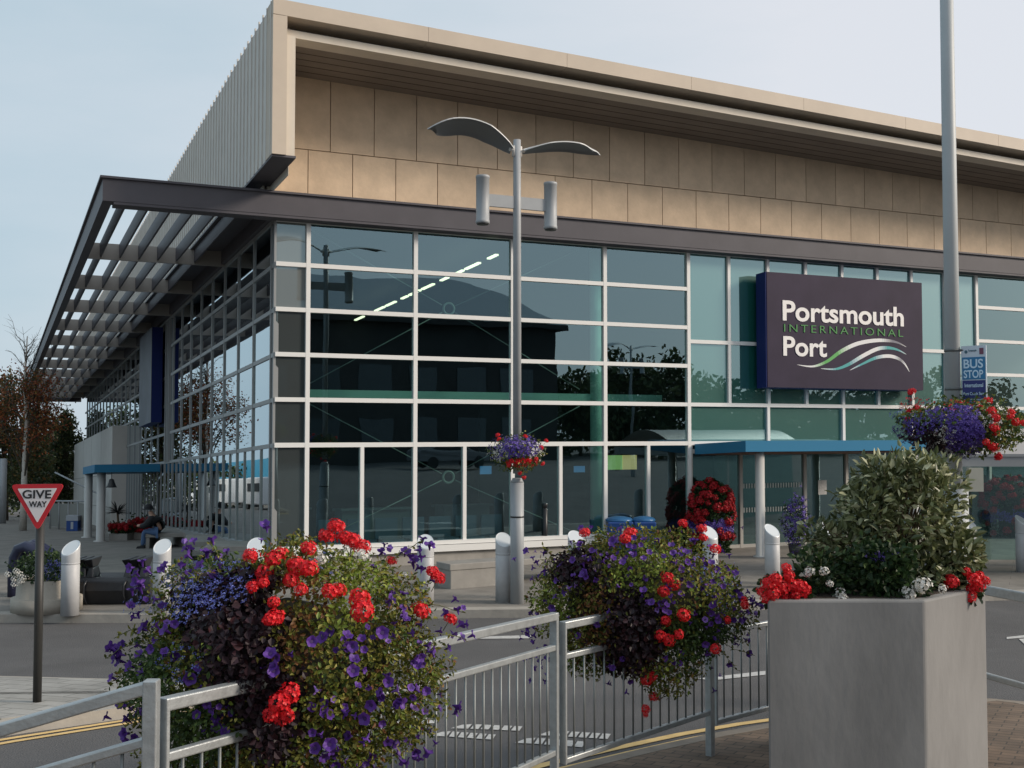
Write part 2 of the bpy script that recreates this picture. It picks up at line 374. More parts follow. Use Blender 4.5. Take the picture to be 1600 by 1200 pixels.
g_span = glassmat('spandrel_glass', None, .24, opaque=(.006, .105, .088))
g_grey = glassmat('corner_glass', (.4, .5, .5), .15, opaque=(.13, .14, .13))
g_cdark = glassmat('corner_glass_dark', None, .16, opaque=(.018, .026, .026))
BLD = thing('terminal_building', B(0, 0, 0), 'large ferry terminal with stone upper wall, cream overhanging roof and tall glass walls', 'building')
RZ = [6.85, 5.98, 5.11, 4.245, 3.38, 2.51]; SILL = .55
UE = 34.0; VE = 46.5
# front curtain wall frame
fr = MB(); hw = .035
def hrail(u0, u1, z, h=.05, mb=None, d=(-.055, .05)): (mb or fr).box(u0, u1, d[0], d[1], z-h, z+h, 0, B)
def vmul(u, z0, z1, hw_=.042, d=(-.058, .05)): fr.box(u-hw_, u+hw_, d[0], d[1], z0, z1, 0, B)
US = [.61, 2.81, 4.96, 7.17, 9.32]
for z in RZ[:1]: hrail(-.02, UE, z, .055)
for z in RZ[1:5]: hrail(-.02, 9.32, z, .042)
hrail(-.02, UE, RZ[5], .045)
hrail(9.32, UE, RZ[4], .042); hrail(9.32, 18.12, 4.80, .042)
for z in RZ[1:4]: hrail(18.12, UE, z, .042)
for u in US: vmul(u, SILL-.02, 6.80)
for u in (1.71, 3.88, 6.08, 8.25): vmul(u, SILL-.02, 2.47, .038)
US2 = [9.32+1.1*i for i in range(1, 9)]
for u in US2[:-1]: vmul(u, 3.42, 6.80, .038)
for u in (11.5, 13.72, 15.9): vmul(u, 2.555, 3.34, .038)
for u in (18.12, 20.3, 22.5, 24.7, 27): vmul(u, 2.555, 6.80)
fr.box(-.02, 7.2, -.10, .05, .50, .58, 0, B); fr.box(-.02, 7.2, -.14, .05, .36, .49, 0, B)
fr.build('curtain_wall_frame', m_alu, BLD)
# lobby / door frames below
df = MB()
for u in (9.36, 10.72, 12.55, 13.8, 16, 18.5, 21): df.box(u-.04, u+.04, -.05, .05, .12, 2.46, 0, B)
df.box(9.4, UE, -.045, .045, .12, .20, 0, B); df.box(9.4, UE, -.045, .045, 2.28, 2.38, 0, B)
df.build('door_frame', mat('door_frame_metal', (.42, .41, .38), .45), BLD)
wall = MB(); wall.box(-.02, 7.17, -.06, .20, -.1, .355, 0, B); wall.build('plinth_wall', m_conc, BLD)
# window panes: (corners, glass kind)
panes = []
def fpane(u0, u1, z0, z1, g, v=0.0):
    a = rnd.uniform(-.0012, .0012)*(u1-u0); c = rnd.uniform(-.0012, .0012)*(z1-z0)
    panes.append(([B(u0, v+a, z0), B(u1, v, z0+0), B(u1, v+c, z1), B(u0, v+a+c, z1)], g))
zz = RZ+[SILL]
for i in range(5):
    fpane(0, .61, RZ[i+1], RZ[i], g_grey if i < 2 else g_cdark)
    for a, b in zip(US[:-1], US[1:]): fpane(a, b, RZ[i+1], RZ[i], g_clear)
fpane(0, .61, SILL, 2.51, g_cdark)
low = [.61, 1.71, 2.81, 3.88, 4.96, 6.08, 7.17]
for a, b in zip(low[:-1], low[1:]): fpane(a, b, SILL, 2.51, g_clear)
fpane(7.17, 8.25, .2, 2.51, g_clear); fpane(8.25, 9.32, .2, 2.51, g_clear)
ul = [9.32]+US2
for a, b in zip(ul[:-1], ul[1:]): fpane(a, b, 4.80, 6.85, g_span); fpane(a, b, 3.38, 4.80, g_span)
for a, b in ((9.32, 11.5), (11.5, 13.72), (13.72, 15.9), (15.9, 18.12)): fpane(a, b, 2.51, 3.38, g_span)
for a, b in ((18.12, 20.3), (20.3, 22.5), (22.5, 24.7), (24.7, 27)):
    for i in range(3): fpane(a, b, RZ[i+1], RZ[i], g_clear)
    fpane(a, b, 3.38, 4.245, g_clear); fpane(a, b, 2.51, 3.38, g_clear)
for a, b in ((9.36, 10.72), (10.72, 12.55), (12.55, 13.8), (13.8, 16), (16, 18.5), (18.5, 21), (21, 24)): fpane(a, b, .2, 2.51, g_clear)
# side curtain wall
lf = MB()
VM = [.37+1.6*i for i in range(29)]
for z in RZ: lf.box(-.022, .04, 0, 25.3, z-.04, z+.04, 0, B)
for z in RZ[:4]: lf.box(-.022, .04, 25.3, VE, z-.04, z+.04, 0, B)
lf.box(-.06, .05, 0, 25.3, .47, .58, 0, B)
lf.box(-.045, .05, 0, .06, .5, 6.85, 0, B)
for v in VM:
    if v < VE: lf.box(-.03, .02, v-.03, v+.03, .5 if v < 25.3 else 4.2, 6.85, 0, B)
    if v+.8 < 25.3: lf.box(-.026, .02, v+.8-.025, v+.8+.025, .5, 2.47, 0, B)
for v in (13.7, 14.0, 14.4): lf.box(-.07, .04, v-.03, v+.03, 2.5, 6.8, 0, B)
lf.build('side_wall_frame', m_grey, BLD)
sp = []
def lpane(v0, v1, z0, z1):
    a = rnd.uniform(-.001, .001)*(v1-v0)
    sp.append(([B(a, v1, z0), B(0, v0, z0), B(0, v0, z1), B(a, v1, z1)], g_side))
vv = [.03]+VM
for a, b in zip(vv[:-1], vv[1:]):
    for i in range(5):
        if a < 25.3 or i < 3: lpane(a, b, RZ[i+1], RZ[i])
    if b < 26: lpane(a, b, .55, 2.51)
keep = panes+sp[:100-len(panes)]; rest = sp[100-len(panes):]
for p, g in keep:
    m_ = MB(); m_.add(p, [(0, 1, 2, 3)]); m_.build('window_pane', g, BLD)
m_ = MB()
for p, g in rest: m_.add(p, [(0, 1, 2, 3)])
o = m_.build('window_panes', g_side, BLD); o['kind'] = 'stuff'
pl = MB(); pl.box(-.08, .3, .05, 25.3, -.3, .465, 0, B); pl.build('side_plinth_wall', m_conc, BLD)
blk = MB(); blk.box(-.55, .3, 25.3, VE, -.5, 4.19, 0, B)
blk.build('rendered_side_wall', m_pale, BLD)
j = MB()
for z in (2.3, 1.0): j.box(-.554, -.55, 25.3, VE, z-.012, z+.012, 0, B)
for v in (30, 35, 40): j.box(-.554, -.55, v-.012, v+.012, .1, 4.19, 0, B)
j.build('wall_joint', mat('render_joint', (.25, .24, .22), .9), BLD)
# beam round the building and louvred canopy
bm_ = MB()
bm_.box(-3.19, UE, -.35, -.05, 6.85, 7.25, 0, B); bm_.box(-3.24, UE, -.40, .02, 7.25, 7.29, 0, B)
bm_.box(-3.19, -3.02, -.05, 50, 6.85, 7.25, 0, B); bm_.box(-3.24, -2.99, .02, 50, 7.25, 7.29, 0, B)
bm_.box(-3.02, 0, 49.8, 50, 6.85, 7.25, 0, B)
bm_.box(-3.0, UE, -.34, -.02, 6.80, 6.848, 0, B)
bm_.build('canopy_beam', m_dark, BLD)
m_rib = mat('canopy_rib_metal', (.38, .36, .33), .5, metal=.2, var=.06, scale=2)
for v in [5.2+4.15*i for i in range(11)]:
    r_ = MB(); r_.box(-3.02, -.02, v, v+.06, 6.86, 7.22, 0, B); r_.build('canopy_rib', m_rib, BLD)
for k in range(6):
    r_ = MB(); u = -2.75+.41*k; r_.box(u-.02, u+.02, -.05, 49.8, 6.91, 7.21, 0, B); r_.build('canopy_louvre', m_dark, BLD)
s_ = MB(); s_.box(-.80, .3, -.05, 49.8, 7.205, 7.245, 0, B); s_.build('canopy_soffit', m_dark, BLD)
# stone wall
st = MB(); zt = lambda u: 9.69-.0290*u
U0 = -.30+.60; w_ = .897
u = U0-.15+.0-.6+.0
jl = [.60+.897*i for i in range(-1, 36)]; ju = [1.04-.897+.897*i-.0 for i in range(0, 37)]
for a, b in zip(jl[:-1], jl[1:]):
    a_ = max(a, -.12)
    st.hexa([B(a_+.008, 0, 7.2), B(b-.008, 0, 7.2), B(b-.008, .1, 7.2), B(a_+.008, .1, 7.2), B(a_+.008, 0, 8.242), B(b-.008, 0, 8.242), B(b-.008, .1, 8.242), B(a_+.008, .1, 8.242)])
for a, b in zip([-.12]+ju[:-1], ju):
    if b-a < .05: continue
    st.hexa([B(a+.008, 0, 8.258), B(b-.008, 0, 8.258), B(b-.008, .1, 8.258), B(a+.008, .1, 8.258), B(a+.008, 0, zt(a)), B(b-.008, 0, zt(b)), B(b-.008, .1, zt(b)), B(a+.008, .1, zt(a))])
st.build('stone_panel_wall', m_stone, BLD)
bk = MB(); bk.hexa([B(-.14, .08, 7.2), B(UE, .08, 7.2), B(UE, .3, 7.2), B(-.14, .3, 7.2), B(-.14, .08, zt(0)), B(UE, .08, zt(UE)), B(UE, .3, zt(UE)), B(-.14, .3, zt(0))])
bk.build('joint_backing', m_joint, BLD)
tr = MB(); tr.box(-.20, -.145, -.03, .3, 7.25, 7.49, 0, B); tr.box(-.29, -.25, -.03, .3, 7.25, 7.49, 0, B); tr.build('corner_trim', m_crin, BLD)
# roof
rf = MB()
def rbox(u0, u1, v0, v1, zl, zh, mb):    # heights fall along u
    f = lambda z, u: z-.0290*(u+.5)
    mb.hexa([B(u0, v0, f(zl, u0)), B(u1, v0, f(zl, u1)), B(u1, v1, f(zl, u1)), B(u0, v1, f(zl, u0)), B(u0, v0, f(zh, u0)), B(u1, v0, f(zh, u1)), B(u1, v1, f(zh, u1)), B(u0, v1, f(zh, u0))])
for k in range(12):
    a = -.58 if k == 0 else -.58+(UE+.58)*k/12; b = -.58+(UE+.58)*(k+1)/12
    rbox(a+.003, b-.003, -2.1, -1.55, 9.95, 10.225, rf)
rf.box(-.58, -.33, -2.1, -1.6, 7.49, 9.94, 0, B)
rf.build('roof_fascia', m_cream, BLD)
rn = MB(); rbox(-.32, UE, -1.86, -1.5, 9.68, 9.815, rn); rn.box(-.325, -.15, -1.97, -1.5, 7.47, 9.66, 0, B); rn.box(-.15, -.14, -1.5, .2, 7.3, 9.67, 0, B)
rn.build('inner_fascia', m_crin, BLD)
rs = MB(); rbox(-.16, UE, -1.5, .3, 9.69, 9.73, rs)
rs.build('roof_soffit', m_soff, BLD)
sj = MB()
for vv_ in (-1.2, -.9, -.6, -.3): rbox(-.14, UE, vv_, vv_+.012, 9.684, 9.689, sj)
sj.build('soffit_joint', m_joint, BLD)
rt = MB(); rbox(-.55, UE, -1.55, VE, 10.0, 10.20, rt); rbox(-.33, UE, -1.5, 0.3, 9.83, 9.93, rt); rt.build('roof_deck', mat('roof_deck_grey', (.2, .2, .2), .8), BLD)
fn = MB(); fn.box(-.565, -.16, -1.6, 48, 7.50, 10.16, 0, B)
v = -1.95
while v < 48: fn.box(-.588, -.56, v, v+.04, 7.50, 10.235, 0, B); v += .33
fn.build('seamed_side_cladding', m_fin, BLD)
un = MB(); un.box(-.57, -.15, -2.06, 48, 7.455, 7.495, 0, B); un.build('cladding_underside', m_dark, BLD)
bw = MB(); bw.box(-.10, .0, .3, 48, 6.9, 7.46, 0, B); bw.build('clerestory_band', m_dark, BLD)
# interior
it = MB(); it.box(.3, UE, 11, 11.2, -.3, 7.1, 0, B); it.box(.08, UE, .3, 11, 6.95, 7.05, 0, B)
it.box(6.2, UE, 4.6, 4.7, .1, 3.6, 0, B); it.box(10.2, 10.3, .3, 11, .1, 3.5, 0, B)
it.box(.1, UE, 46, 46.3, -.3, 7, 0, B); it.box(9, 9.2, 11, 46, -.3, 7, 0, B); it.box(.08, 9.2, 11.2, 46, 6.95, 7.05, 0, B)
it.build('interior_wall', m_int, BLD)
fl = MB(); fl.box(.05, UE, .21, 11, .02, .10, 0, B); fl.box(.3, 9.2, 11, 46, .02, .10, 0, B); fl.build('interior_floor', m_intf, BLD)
mz = MB(); mz.box(.64, 9.2, .9, 1.1, 3.42, 3.66, 0, B); mz.build('mezzanine_edge', m_teal, BLD)
mz = MB(); mz.box(18.2, 26, .9, 1.1, 2.6, 3.0, 0, B); mz.build('mezzanine_edge', m_teal, BLD)
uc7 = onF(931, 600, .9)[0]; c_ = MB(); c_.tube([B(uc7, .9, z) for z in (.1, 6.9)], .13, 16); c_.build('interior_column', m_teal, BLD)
for u, v0, ww in ((2.2, 3.0, 1.6), (5.0, 4.0, 1.2), (1.2, 5.5, .9)):
    c_ = MB(); c_.box(u, u+ww, v0, v0+.6, .1, 1.15, 0, B); c_.box(u-.05, u+ww+.05, v0-.1, v0+.7, 1.152, 1.2, 0, B); c_.build('interior_counter', mat('counter_grey', (.10, .12, .14), .5), BLD)
for k in range(7):
    c_ = MB(); u = 1.4+k*.62; c_.box(u, u+.5, 1.5, 2.0, .50, .56, 0, B); c_.box(u, u+.5, 1.98, 2.04, .56, 1.0, 0, B); c_.box(u+.2, u+.3, 1.7, 1.8, .1, .5, 0, B); c_.build('waiting_seat', mat('seat_blue_grey', (.07, .11, .17), .5), BLD)
m_rod = mat('brace_rod', (.25, .27, .26), .4)
br_ = MB()
def ring(c, r, t):
    pts = [B(c[0]+r*math.cos(a*math.pi/8), .45, c[1]+r*math.sin(a*math.pi/8)) for a in range(17)]; br_.tube(pts, t, 6, cap=False)
for (uc, zc, a, b, z0, z1) in ((3.72, 5.35, .75, 6.8, 3.72, 6.8), (3.72, 1.85, .75, 6.8, .55, 3.35)):
    ring((uc, zc), .12, .025)
    for ue, ze in ((a, z0), (b, z0), (a, z1), (b, z1)):
        br_.tube([B(uc+(ue-uc)*.05, .45, zc+(ze-zc)*.05), B(ue, .45, ze)], .012, 5)
br_.build('cross_bracing', m_rod, BLD)
lt = emat('strip_light', (1, .86, .6), 2.6)
for k in range(11):
    l_ = MB(); v0 = .5+k*.95; a = .80 if k % 3 else .45; l_.box(4.80, 4.88, v0, v0+a, 6.55, 6.585, 0, B); l_.build('strip_light', lt, BLD)
ua, za = onF(951, 734, 3.2); ub, zb3 = onF(995, 711, 3.2); um = (ua+ub)/2
l_ = MB(); l_.box(ua, um-.01, 3.2, 3.25, za, zb3, 0, B); l_.build('lit_board', emat('lit_board_green', (.42, .62, .22), .6), BLD)
l_ = MB(); l_.box(um, ub, 3.2, 3.25, za, zb3, 0, B); l_.build('lit_board', emat('lit_board_amber', (.85, .62, .25), .6), BLD)
ua, za = onF(751, 741, 2.2); ub, zb3 = onF(768, 728, 2.2)
l_ = MB(); l_.box(ua, ub, 2.2, 2.25, za, zb3, 0, B); l_.build('screen', emat('screen_blue', (.12, .3, .6), .35), BLD)
ua, za = onF(898, 738, 2.2); ub, zb3 = onF(914, 728, 2.2)
l_ = MB(); l_.box(ua, ub, 2.2, 2.25, za, zb3, 0, B); l_.build('screen', emat('screen_blue', (.12, .3, .6), .35), BLD)
# manifestation marks on the doors
mk = MB()
for z in (.92, 1.47):
    u = 10.8; mk = MB()
    while u < 12.5: mk.box(u, u+.03, -.012, -.006, z, z+.11, 0, B); u += .075
    mk.build('door_marking', mat('etched_white', (.5, .52, .5), .6), BLD)
nb = MB(); nb.box(12.95, 13.2, -.02, -.012, 1.28, 1.62, 0, B); nb.build('paper_notice', m_white, BLD)
# entrance canopies
def canopy(name, u0, u1, v0, v1, z0, z1, cols, r):
    c_ = MB(); c_.box(u0, u1, v0, v1, z0, z1, 0, B); e = c_.build(name, m_blue, BLD)
    for (a, b) in cols:
        t2 = MB(); p0 = B(a, b, 0); gz = G(p0.x, p0.y)+.11
        t2.lathe((p0.x, p0.y, gz), [(r*1.6, 0), (r*1.6, .03), (r, .035), (r, B(a, b, z0).z-gz)], 20); t2.build('column', m_steel2, e)
    return e
m_steel2 = mat('column_paint', (.48, .48, .46), .5, var=.06, scale=4)
canopy('entrance_canopy', 9.45, 14.8, -1.95, -.06, 2.26, 2.49, [(9.98, -1.72), (14.3, -1.7)], .10)
canopy('side_entrance_canopy', -2.0, -.08, 15.2, 19.8, 2.24, 2.48, [(-1.74, 15.9), (-1.85, 19.3)], .13)
wd = MB(); wd.box(9.6, 14.7, -1.8, -.06, 2.24, 2.259, 0, B); wd.build('canopy_lining', mat('timber_lining', (.20, .09, .06), .6), BLD)

# ---- signs on the building
SG = thing('building_sign', B(13.45, -.5, 3.76), 'big dark purple sign board with the port name in white on the front glass', 'sign')
s1 = MB(); s1.box(11.1, 15.8, -.5, -.15, 3.76, 6.40, 0, B); s1.build('sign_box', m_navy, SG)
s2 = MB(); s2.box(11.13, 15.8, -.512, -.502, 3.76, 6.40, 0, B); s2.build('sign_face', mat('sign_purple', (.040, .031, .054), .6, var=.18, scale=1.1, spec=.15), SG)
AX = Vector((UX, UY, 0)); AZ = Vector((0, 0, 1))
def signrect(x0, y0, x1, y1):
    a, za = onF(x0, y1, -.52); b, _ = onF(x1, y1, -.52); _, zb = onF(x0, y0, -.52); return a, b, za, zb
m_let = mat('sign_letter_white', (.80, .78, .76), .5); m_lg = mat('sign_letter_green', (.03, .22, .04), .5)
t1 = MB(); a, b, z0, z1 = signrect(1223, 469, 1412, 501); put_text(t1, 'Portsmouth', B(a, -.514, z0), AX, AZ, b-a, z1-z0, bold=.022, spacing=1.0)
a, b, z0, z1 = signrect(1224, 525, 1292, 556); put_text(t1, 'Port', B(a, -.514, z0), AX, AZ, b-a, z1-z0, bold=.022, spacing=1.0); t1.build('lettering', m_let, SG)
t1 = MB(); a, b, z0, z1 = signrect(1225, 506, 1411, 518); z0 -= .0; put_text(t1, 'INTERNATIONAL', B(a, -.514, z0), AX, AZ, b-a, z1-z0, bold=-.004, spacing=1.35); t1.build('green_lettering', m_lg, SG)
WC = [(.10, .36, .08), (.04, .30, .34), (.72, .74, .74), (.16, .16, .19)]
def wave(pts, wid, cols):
    m_ = MB(); q = []; wl = []
    for x, y in pts: q.append(Vector(onF(1160+x/3.636, 380+y/3.636, -.516)))
    # smooth by catmull-rom
    P_ = []
    for i in range(len(q)-1):
        p0, p1, p2, p3 = q[max(i-1, 0)], q[i], q[i+1], q[min(i+2, len(q)-1)]
        for s in range(6):
            t = s/6; P_.append(.5*((2*p1)+(-p0+p2)*t+(2*p0-5*p1+4*p2-p3)*t*t+(-p0+3*p1-3*p2+p3)*t**3))
    P_.append(q[-1]); n = len(P_)
    for i in range(n-1):
        def sid(i):
            d = (P_[min(i+1, n-1)]-P_[max(i-1, 0)]).normalized(); nn = Vector((-d.y, d.x)); t = i/(n-1)
            hw = wid*.5*max(.04, math.sin(math.pi*t)**.8); return P_[i]+nn*hw, P_[i]-nn*hw
        a, b = sid(i); c, d = sid(i+1); g_ = i/(n-1)*(len(cols)-1); j0 = int(g_); f_ = g_-j0; c0 = WC[cols[j0]]; c1_ = WC[cols[min(j0+1, len(cols)-1)]]; cc = tuple(round((c0[q_]+(c1_[q_]-c0[q_])*f_)*25)/25 for q_ in range(3)); wl.append(mat('wave_paint_%d_%d_%d' % tuple(int(q_*100) for q_ in cc), cc, .5)); k = len(wl)-1
        m_.add([B(b.x, -.516, b.y), B(d.x, -.516, d.y), B(c.x, -.516, c.y), B(a.x, -.516, a.y)], [(0, 1, 2, 3)], k)
    m_.build('wave_stripe', wl, SG)
wave([(310, 690), (400, 700), (480, 672), (560, 615), (650, 572), (750, 553), (830, 554), (885, 566), (932, 590)], .095, [2, 2, 0, 0, 2, 2, 2, 3, 3, 2])
wave([(445, 712), (530, 715), (600, 690), (680, 643), (760, 603), (820, 594), (880, 605), (932, 632)], .095, [2, 1, 1, 2, 2, 1, 1, 2])
wave([(610, 722), (680, 687), (760, 651), (830, 641), (885, 655), (922, 685), (950, 732)], .085, [2, 1, 1, 2, 2, 3, 2, 2])
SB = thing('side_banner_sign', B(-.4, 16.4, 3.75), 'tall dark navy box sign projecting from the side glass wall under the louvred canopy', 'sign')
s1 = MB(); s1.box(-.4, -.08, 14.95, 18.0, 3.76, 6.7, 0, B); s1.build('sign_box', m_navy, SB)
s1 = MB(); s1.box(-.412, -.402, 14.95, 18.0, 3.76, 6.7, 0, B); s1.build('sign_face', mat('sign_slate', (.10, .115, .14), .5, var=.3, scale=.9), SB)

# ================================================================== plants: shared builders
def rvec():
    while True:
        v = Vector((rnd.uniform(-1, 1), rnd.uniform(-1, 1), rnd.uniform(-1, 1)))
        if .05 < v.length < 1: return v.normalized()
def leaf(mb, p, d, n, ln, wd, mi=0, fold=.25):
    d = d.normalized(); s = d.cross(n)
    if s.length < .1: s = d.cross(Vector((.3, .5, .8)))
    s.normalize(); n = s.cross(d)
    k = len(mb.v)
    mb.v += [p, p+d*ln*.38+s*wd*.5+n*wd*fold, p+d*ln, p+d*ln*.38-s*wd*.5+n*wd*fold, p+d*ln*.75+s*wd*.33+n*wd*fold*.6, p+d*ln*.75-s*wd*.33+n*wd*fold*.6]
    mb.f += [[k, k+1, k+4, k+2], [k, k+2, k+5, k+3]]; mb.m += [mi, mi]; mb.sm += [False, False]
def ell_point(c, r, lo=.6, hi=1.05, lump=.18, seed=0, down=1.0):
    d = rvec(); k = 1+lump*noise.noise(d*2.2+Vector((seed, seed*1.7, 0)))*1.6+lump*.5*noise.noise(d*5+Vector((seed, 3, 0)))
    f = (lo+(hi-lo)*rnd.random()**.6)*k
    q = Vector((d.x*r[0]*f, d.y*r[1]*f, d.z*r[2]*f)); return c+q, d
def project(p):
    d = p-CAMP; c, s = math.cos(P), math.sin(P); yc = d.y*c+d.z*s; zc = -d.y*s+d.z*c
    return 800+F*d.x/yc, 600-F*zc/yc
def ell_hit(px, py, c, r, push=0.0):
    d = ray(px, py); o = CAMP-c
    D = Vector((d.x/r[0], d.y/r[1], d.z/r[2])); O = Vector((o.x/r[0], o.y/r[1], o.z/r[2]))
    a = D.dot(D); b = 2*D.dot(O); cc = O.dot(O)-1; q = b*b-4*a*cc
    t = (-b-math.sqrt(q))/(2*a) if q > 0 else -b/(2*a)
    p = CAMP+d*t; nn = Vector(((p-c).x/r[0]**2, (p-c).y/r[1]**2, (p-c).z/r[2]**2)).normalized()
    return p+nn*push, nn
m_petal_p = leafmat('petunia_purple', (.055, .016, .17), (.12, .045, .31), (.30, .18, .55), rough=.5, trans=.2)
m_throat = mat('petunia_throat', (.03, .005, .09), .7)
m_ger = leafmat('geranium_red', (.55, .006, .012), (.78, .018, .03), (.85, .05, .05), rough=.45, trans=.2)
m_gerw = leafmat('geranium_white', (.62, .60, .55), (.80, .80, .76), rough=.6, trans=.2)
m_gerd = leafmat('geranium_dark_red', (.26, .008, .014), (.45, .012, .02), rough=.5, trans=.15)  # flower towers carry their shading in these darker reds; low planters are dark red
m_lob = leafmat('lobelia_blue', (.07, .08, .34), (.15, .17, .50), (.32, .36, .68), trans=.1)
m_lobv = leafmat('lobelia_violet', (.05, .025, .20), (.10, .06, .33), (.20, .14, .48), trans=.1)
m_olive = leafmat('leaf_olive', (.05, .068, .018), (.19, .185, .035), (.36, .33, .09), spec=.15)
m_green = leafmat('leaf_green', (.03, .06, .02), (.07, .12, .03), (.14, .2, .05))
m_lime = leafmat('leaf_lime', (.14, .2, .03), (.25, .33, .05), (.36, .42, .09))
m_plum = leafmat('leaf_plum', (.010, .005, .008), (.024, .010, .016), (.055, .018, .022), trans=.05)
m_rust = leafmat('leaf_rust', (.10, .045, .02), (.2, .09, .03), (.25, .16, .05))
m_stem = mat('plant_stem', (.10, .11, .04), .8)
def petunia_mesh():
    m_ = MB(); n = 20; ro = []; 
    for k in range(n):
        a = 2*math.pi*k/n; r = .027+.0022*math.cos(5*a); ro.append(Vector((r*math.cos(a), r*math.sin(a), .003+.0045*math.cos(5*a+1)+.002*math.sin(10*a))))
    ri = [Vector((.0085*math.cos(2*math.pi*k/n), .0085*math.sin(2*math.pi*k/n), -.005)) for k in range(n)]
    rt = [Vector((.003*math.cos(2*math.pi*k/n), .003*math.sin(2*math.pi*k/n), -.035)) for k in range(n)]
    m_.add(ro+ri+rt, [(k, (k+1) % n, n+(k+1) % n, n+k) for k in range(n)]+[(n+k, n+(k+1) % n, 2*n+(k+1) % n, 2*n+k) for k in range(n)], 0, True)
    m_.add([q+Vector((0, 0, .0012)) for q in ri], [tuple(range(n))], 1); return m_.mesh('petunia', [m_petal_p, m_throat])
def bloom_mesh(name, m_, r=.038, nf=34, ps=.0125, stalk=True):
    b = MB()
    for i in range(nf):
        z = 1-1.5*(i+.5)/nf; a = i*2.39996; q = math.sqrt(max(0, 1-z*z)); d = Vector((q*math.cos(a), q*math.sin(a), z)); c = Vector((d.x, d.y, d.z*.8))*r*rnd.uniform(.7, 1.2)
        rot = qrot(d, rnd.uniform(0, 6))
        for k in range(5):
            t = 2*math.pi*k/5; e = rot @ Vector((math.cos(t), math.sin(t), .25)); s = rot @ Vector((-math.sin(t), math.cos(t), 0))
            b.add([c, c+e*ps*.7+s*ps*.42, c+e*ps*1.15, c+e*ps*.7-s*ps*.42], [(0, 1, 2, 3)], 0)
    if stalk: b.tube([(0, 0, 0), (0, 0, -r*2.2)], .0022, 5, 1)
    return b.mesh(name, [m_, m_stem])
ME_PET = petunia_mesh()
ME_GER = [bloom_mesh('geranium_bloom', m_ger) for i in range(3)]
ME_GERW = bloom_mesh('white_bloom', m_gerw, .04, 22)
ME_GERD = bloom_mesh('dark_red_bloom', m_gerd, .065, 26, .024)
def tiny_flowers(mb, p, n, s, mi=0):
    q = qrot((n+rvec()*.5), rnd.uniform(0, 6))
    for k in range(3):
        t = 2*math.pi*k/3; e = q @ Vector((math.cos(t), math.sin(t), .15)); f = q @ Vector((-math.sin(t), math.cos(t), 0))
        mb.add([p, p+e*s*.8+f*s*.45, p+e*s, p+e*s*.8-f*s*.45], [(0, 1, 2, 3)], mi)
def strand(mb, p0, p1, sag, mi_leaf, n=14, ls=.022, mi_stem=0):
    pts = []
    for i in range(9):
        t = i/8; p = p0.lerp(p1, t)+Vector((0, 0, sag*math.sin(math.pi*t)))+rvec()*.006; pts.append(p)
    mb.tube(pts, .0018, 4, mi_stem, cap=False)
    for i in range(n):
        t = rnd.random(); k = min(7, int(t*8)); p = pts[k].lerp(pts[k+1], t*8-k); leaf(mb, p, rvec(), rvec(), ls*rnd.uniform(.7, 1.2), ls*.5, mi_leaf)
    return pts[-1]
def in_ell(x, y, e): return ((x-e[0])/e[2])**2+((y-e[1])/e[3])**2 < 1

# ================================================================== rail and its flower troughs
m_galv = mat('galvanised_steel', (.40, .43, .44), .42, metal=.55, var=.16, scale=14, bump=.1)
m_galvd = mat('galvanised_bar', (.22, .24, .24), .5, metal=.5)
def railing(label, pa, pb, feet=(True, True), top=True, bars=True, span=.854, tw=.048, post=(.05, .022)):
    pa, pb = Vector(pa), Vector(pb); mid = (pa+pb)/2
    root = thing('guard_railing', (mid.x, mid.y, G(mid.x, mid.y)+.06), label, 'railing', 'galvanised guard railing along the near pavement')
    d = (pb-pa); hd = Vector((d.x, d.y, 0)).normalized(); s = Vector((-hd.y, hd.x, 0))
    def bar(a, b, wz, ws, nm, mt=m_galv):
        m_ = MB(); hs = s*ws*.5; hz = Vector((0, 0, wz*.5))
        m_.hexa([a-hs-hz, b-hs-hz, b+hs-hz, a+hs-hz, a-hs+hz, b-hs+hz, b+hs+hz, a+hs+hz]); return m_.build(nm, mt, root, bevel=.006)
    Z = Vector((0, 0, 1))
    if top: bar(pa-Z*tw/2, pb-Z*tw/2, tw, .05, 'top_rail')
    z2 = .215
    bar(pa-Z*z2, pb-Z*z2, .036, .036, 'middle_rail'); bar(pa-Z*span, pb-Z*span, .036, .036, 'bottom_rail')
    for p, wd, ft in ((pa, post[0], feet[0]), (pb, post[1], feet[1])):
        zt_ = p.z-(0 if top else z2-.02); zb = G(p.x, p.y)+.05 if ft else p.z-span-.02
        m_ = MB(); a = hd*wd*.5; b = s*.026
        m_.hexa([q+Vector((0, 0, zb-q.z)) for q in (p-a-b, p+a-b, p+a+b, p-a+b)]+[q+Vector((0, 0, zt_-q.z)) for q in (p-a-b, p+a-b, p+a+b, p-a+b)]); m_.build('post', m_galv, root, bevel=.005)
    if bars:
        n = max(2, int(Vector((d.x, d.y, 0)).length/.098))
        for i in range(1, n):
            p = pa.lerp(pb, i/n); m_ = MB(); m_.tube([p-Z*(z2+.015), p-Z*(span-.01)], .0065, 6); m_.build('bar', m_galvd, root)
    return root
A0, A1 = at(-75, 1152, 4.15), at(237, 1062, 4.15)
B0, B1 = at(256, 1090, 4.2), at(866, 957, 7.1)
C0, C1 = at(880, 971, 7.12), at(1108, 926, 8.3)
D0, D1 = at(1116, 944, 8.4), at(1425, 890, 10.0)
railing('grey steel railing panel at the lower left, in front of the traffic island', A0, A1, post=(.04, .052))
railing('grey steel railing panel behind the largest flower trough', B0, B1, post=(.018, .034))
railing('grey steel railing panel carrying the second flower trough', C0, C1, feet=(False, True), post=(.018, .05))
railing('grey steel railing panel without a top rail, just left of the concrete planter', D0, D1, top=False, feet=(False, True), post=(.018, .04))
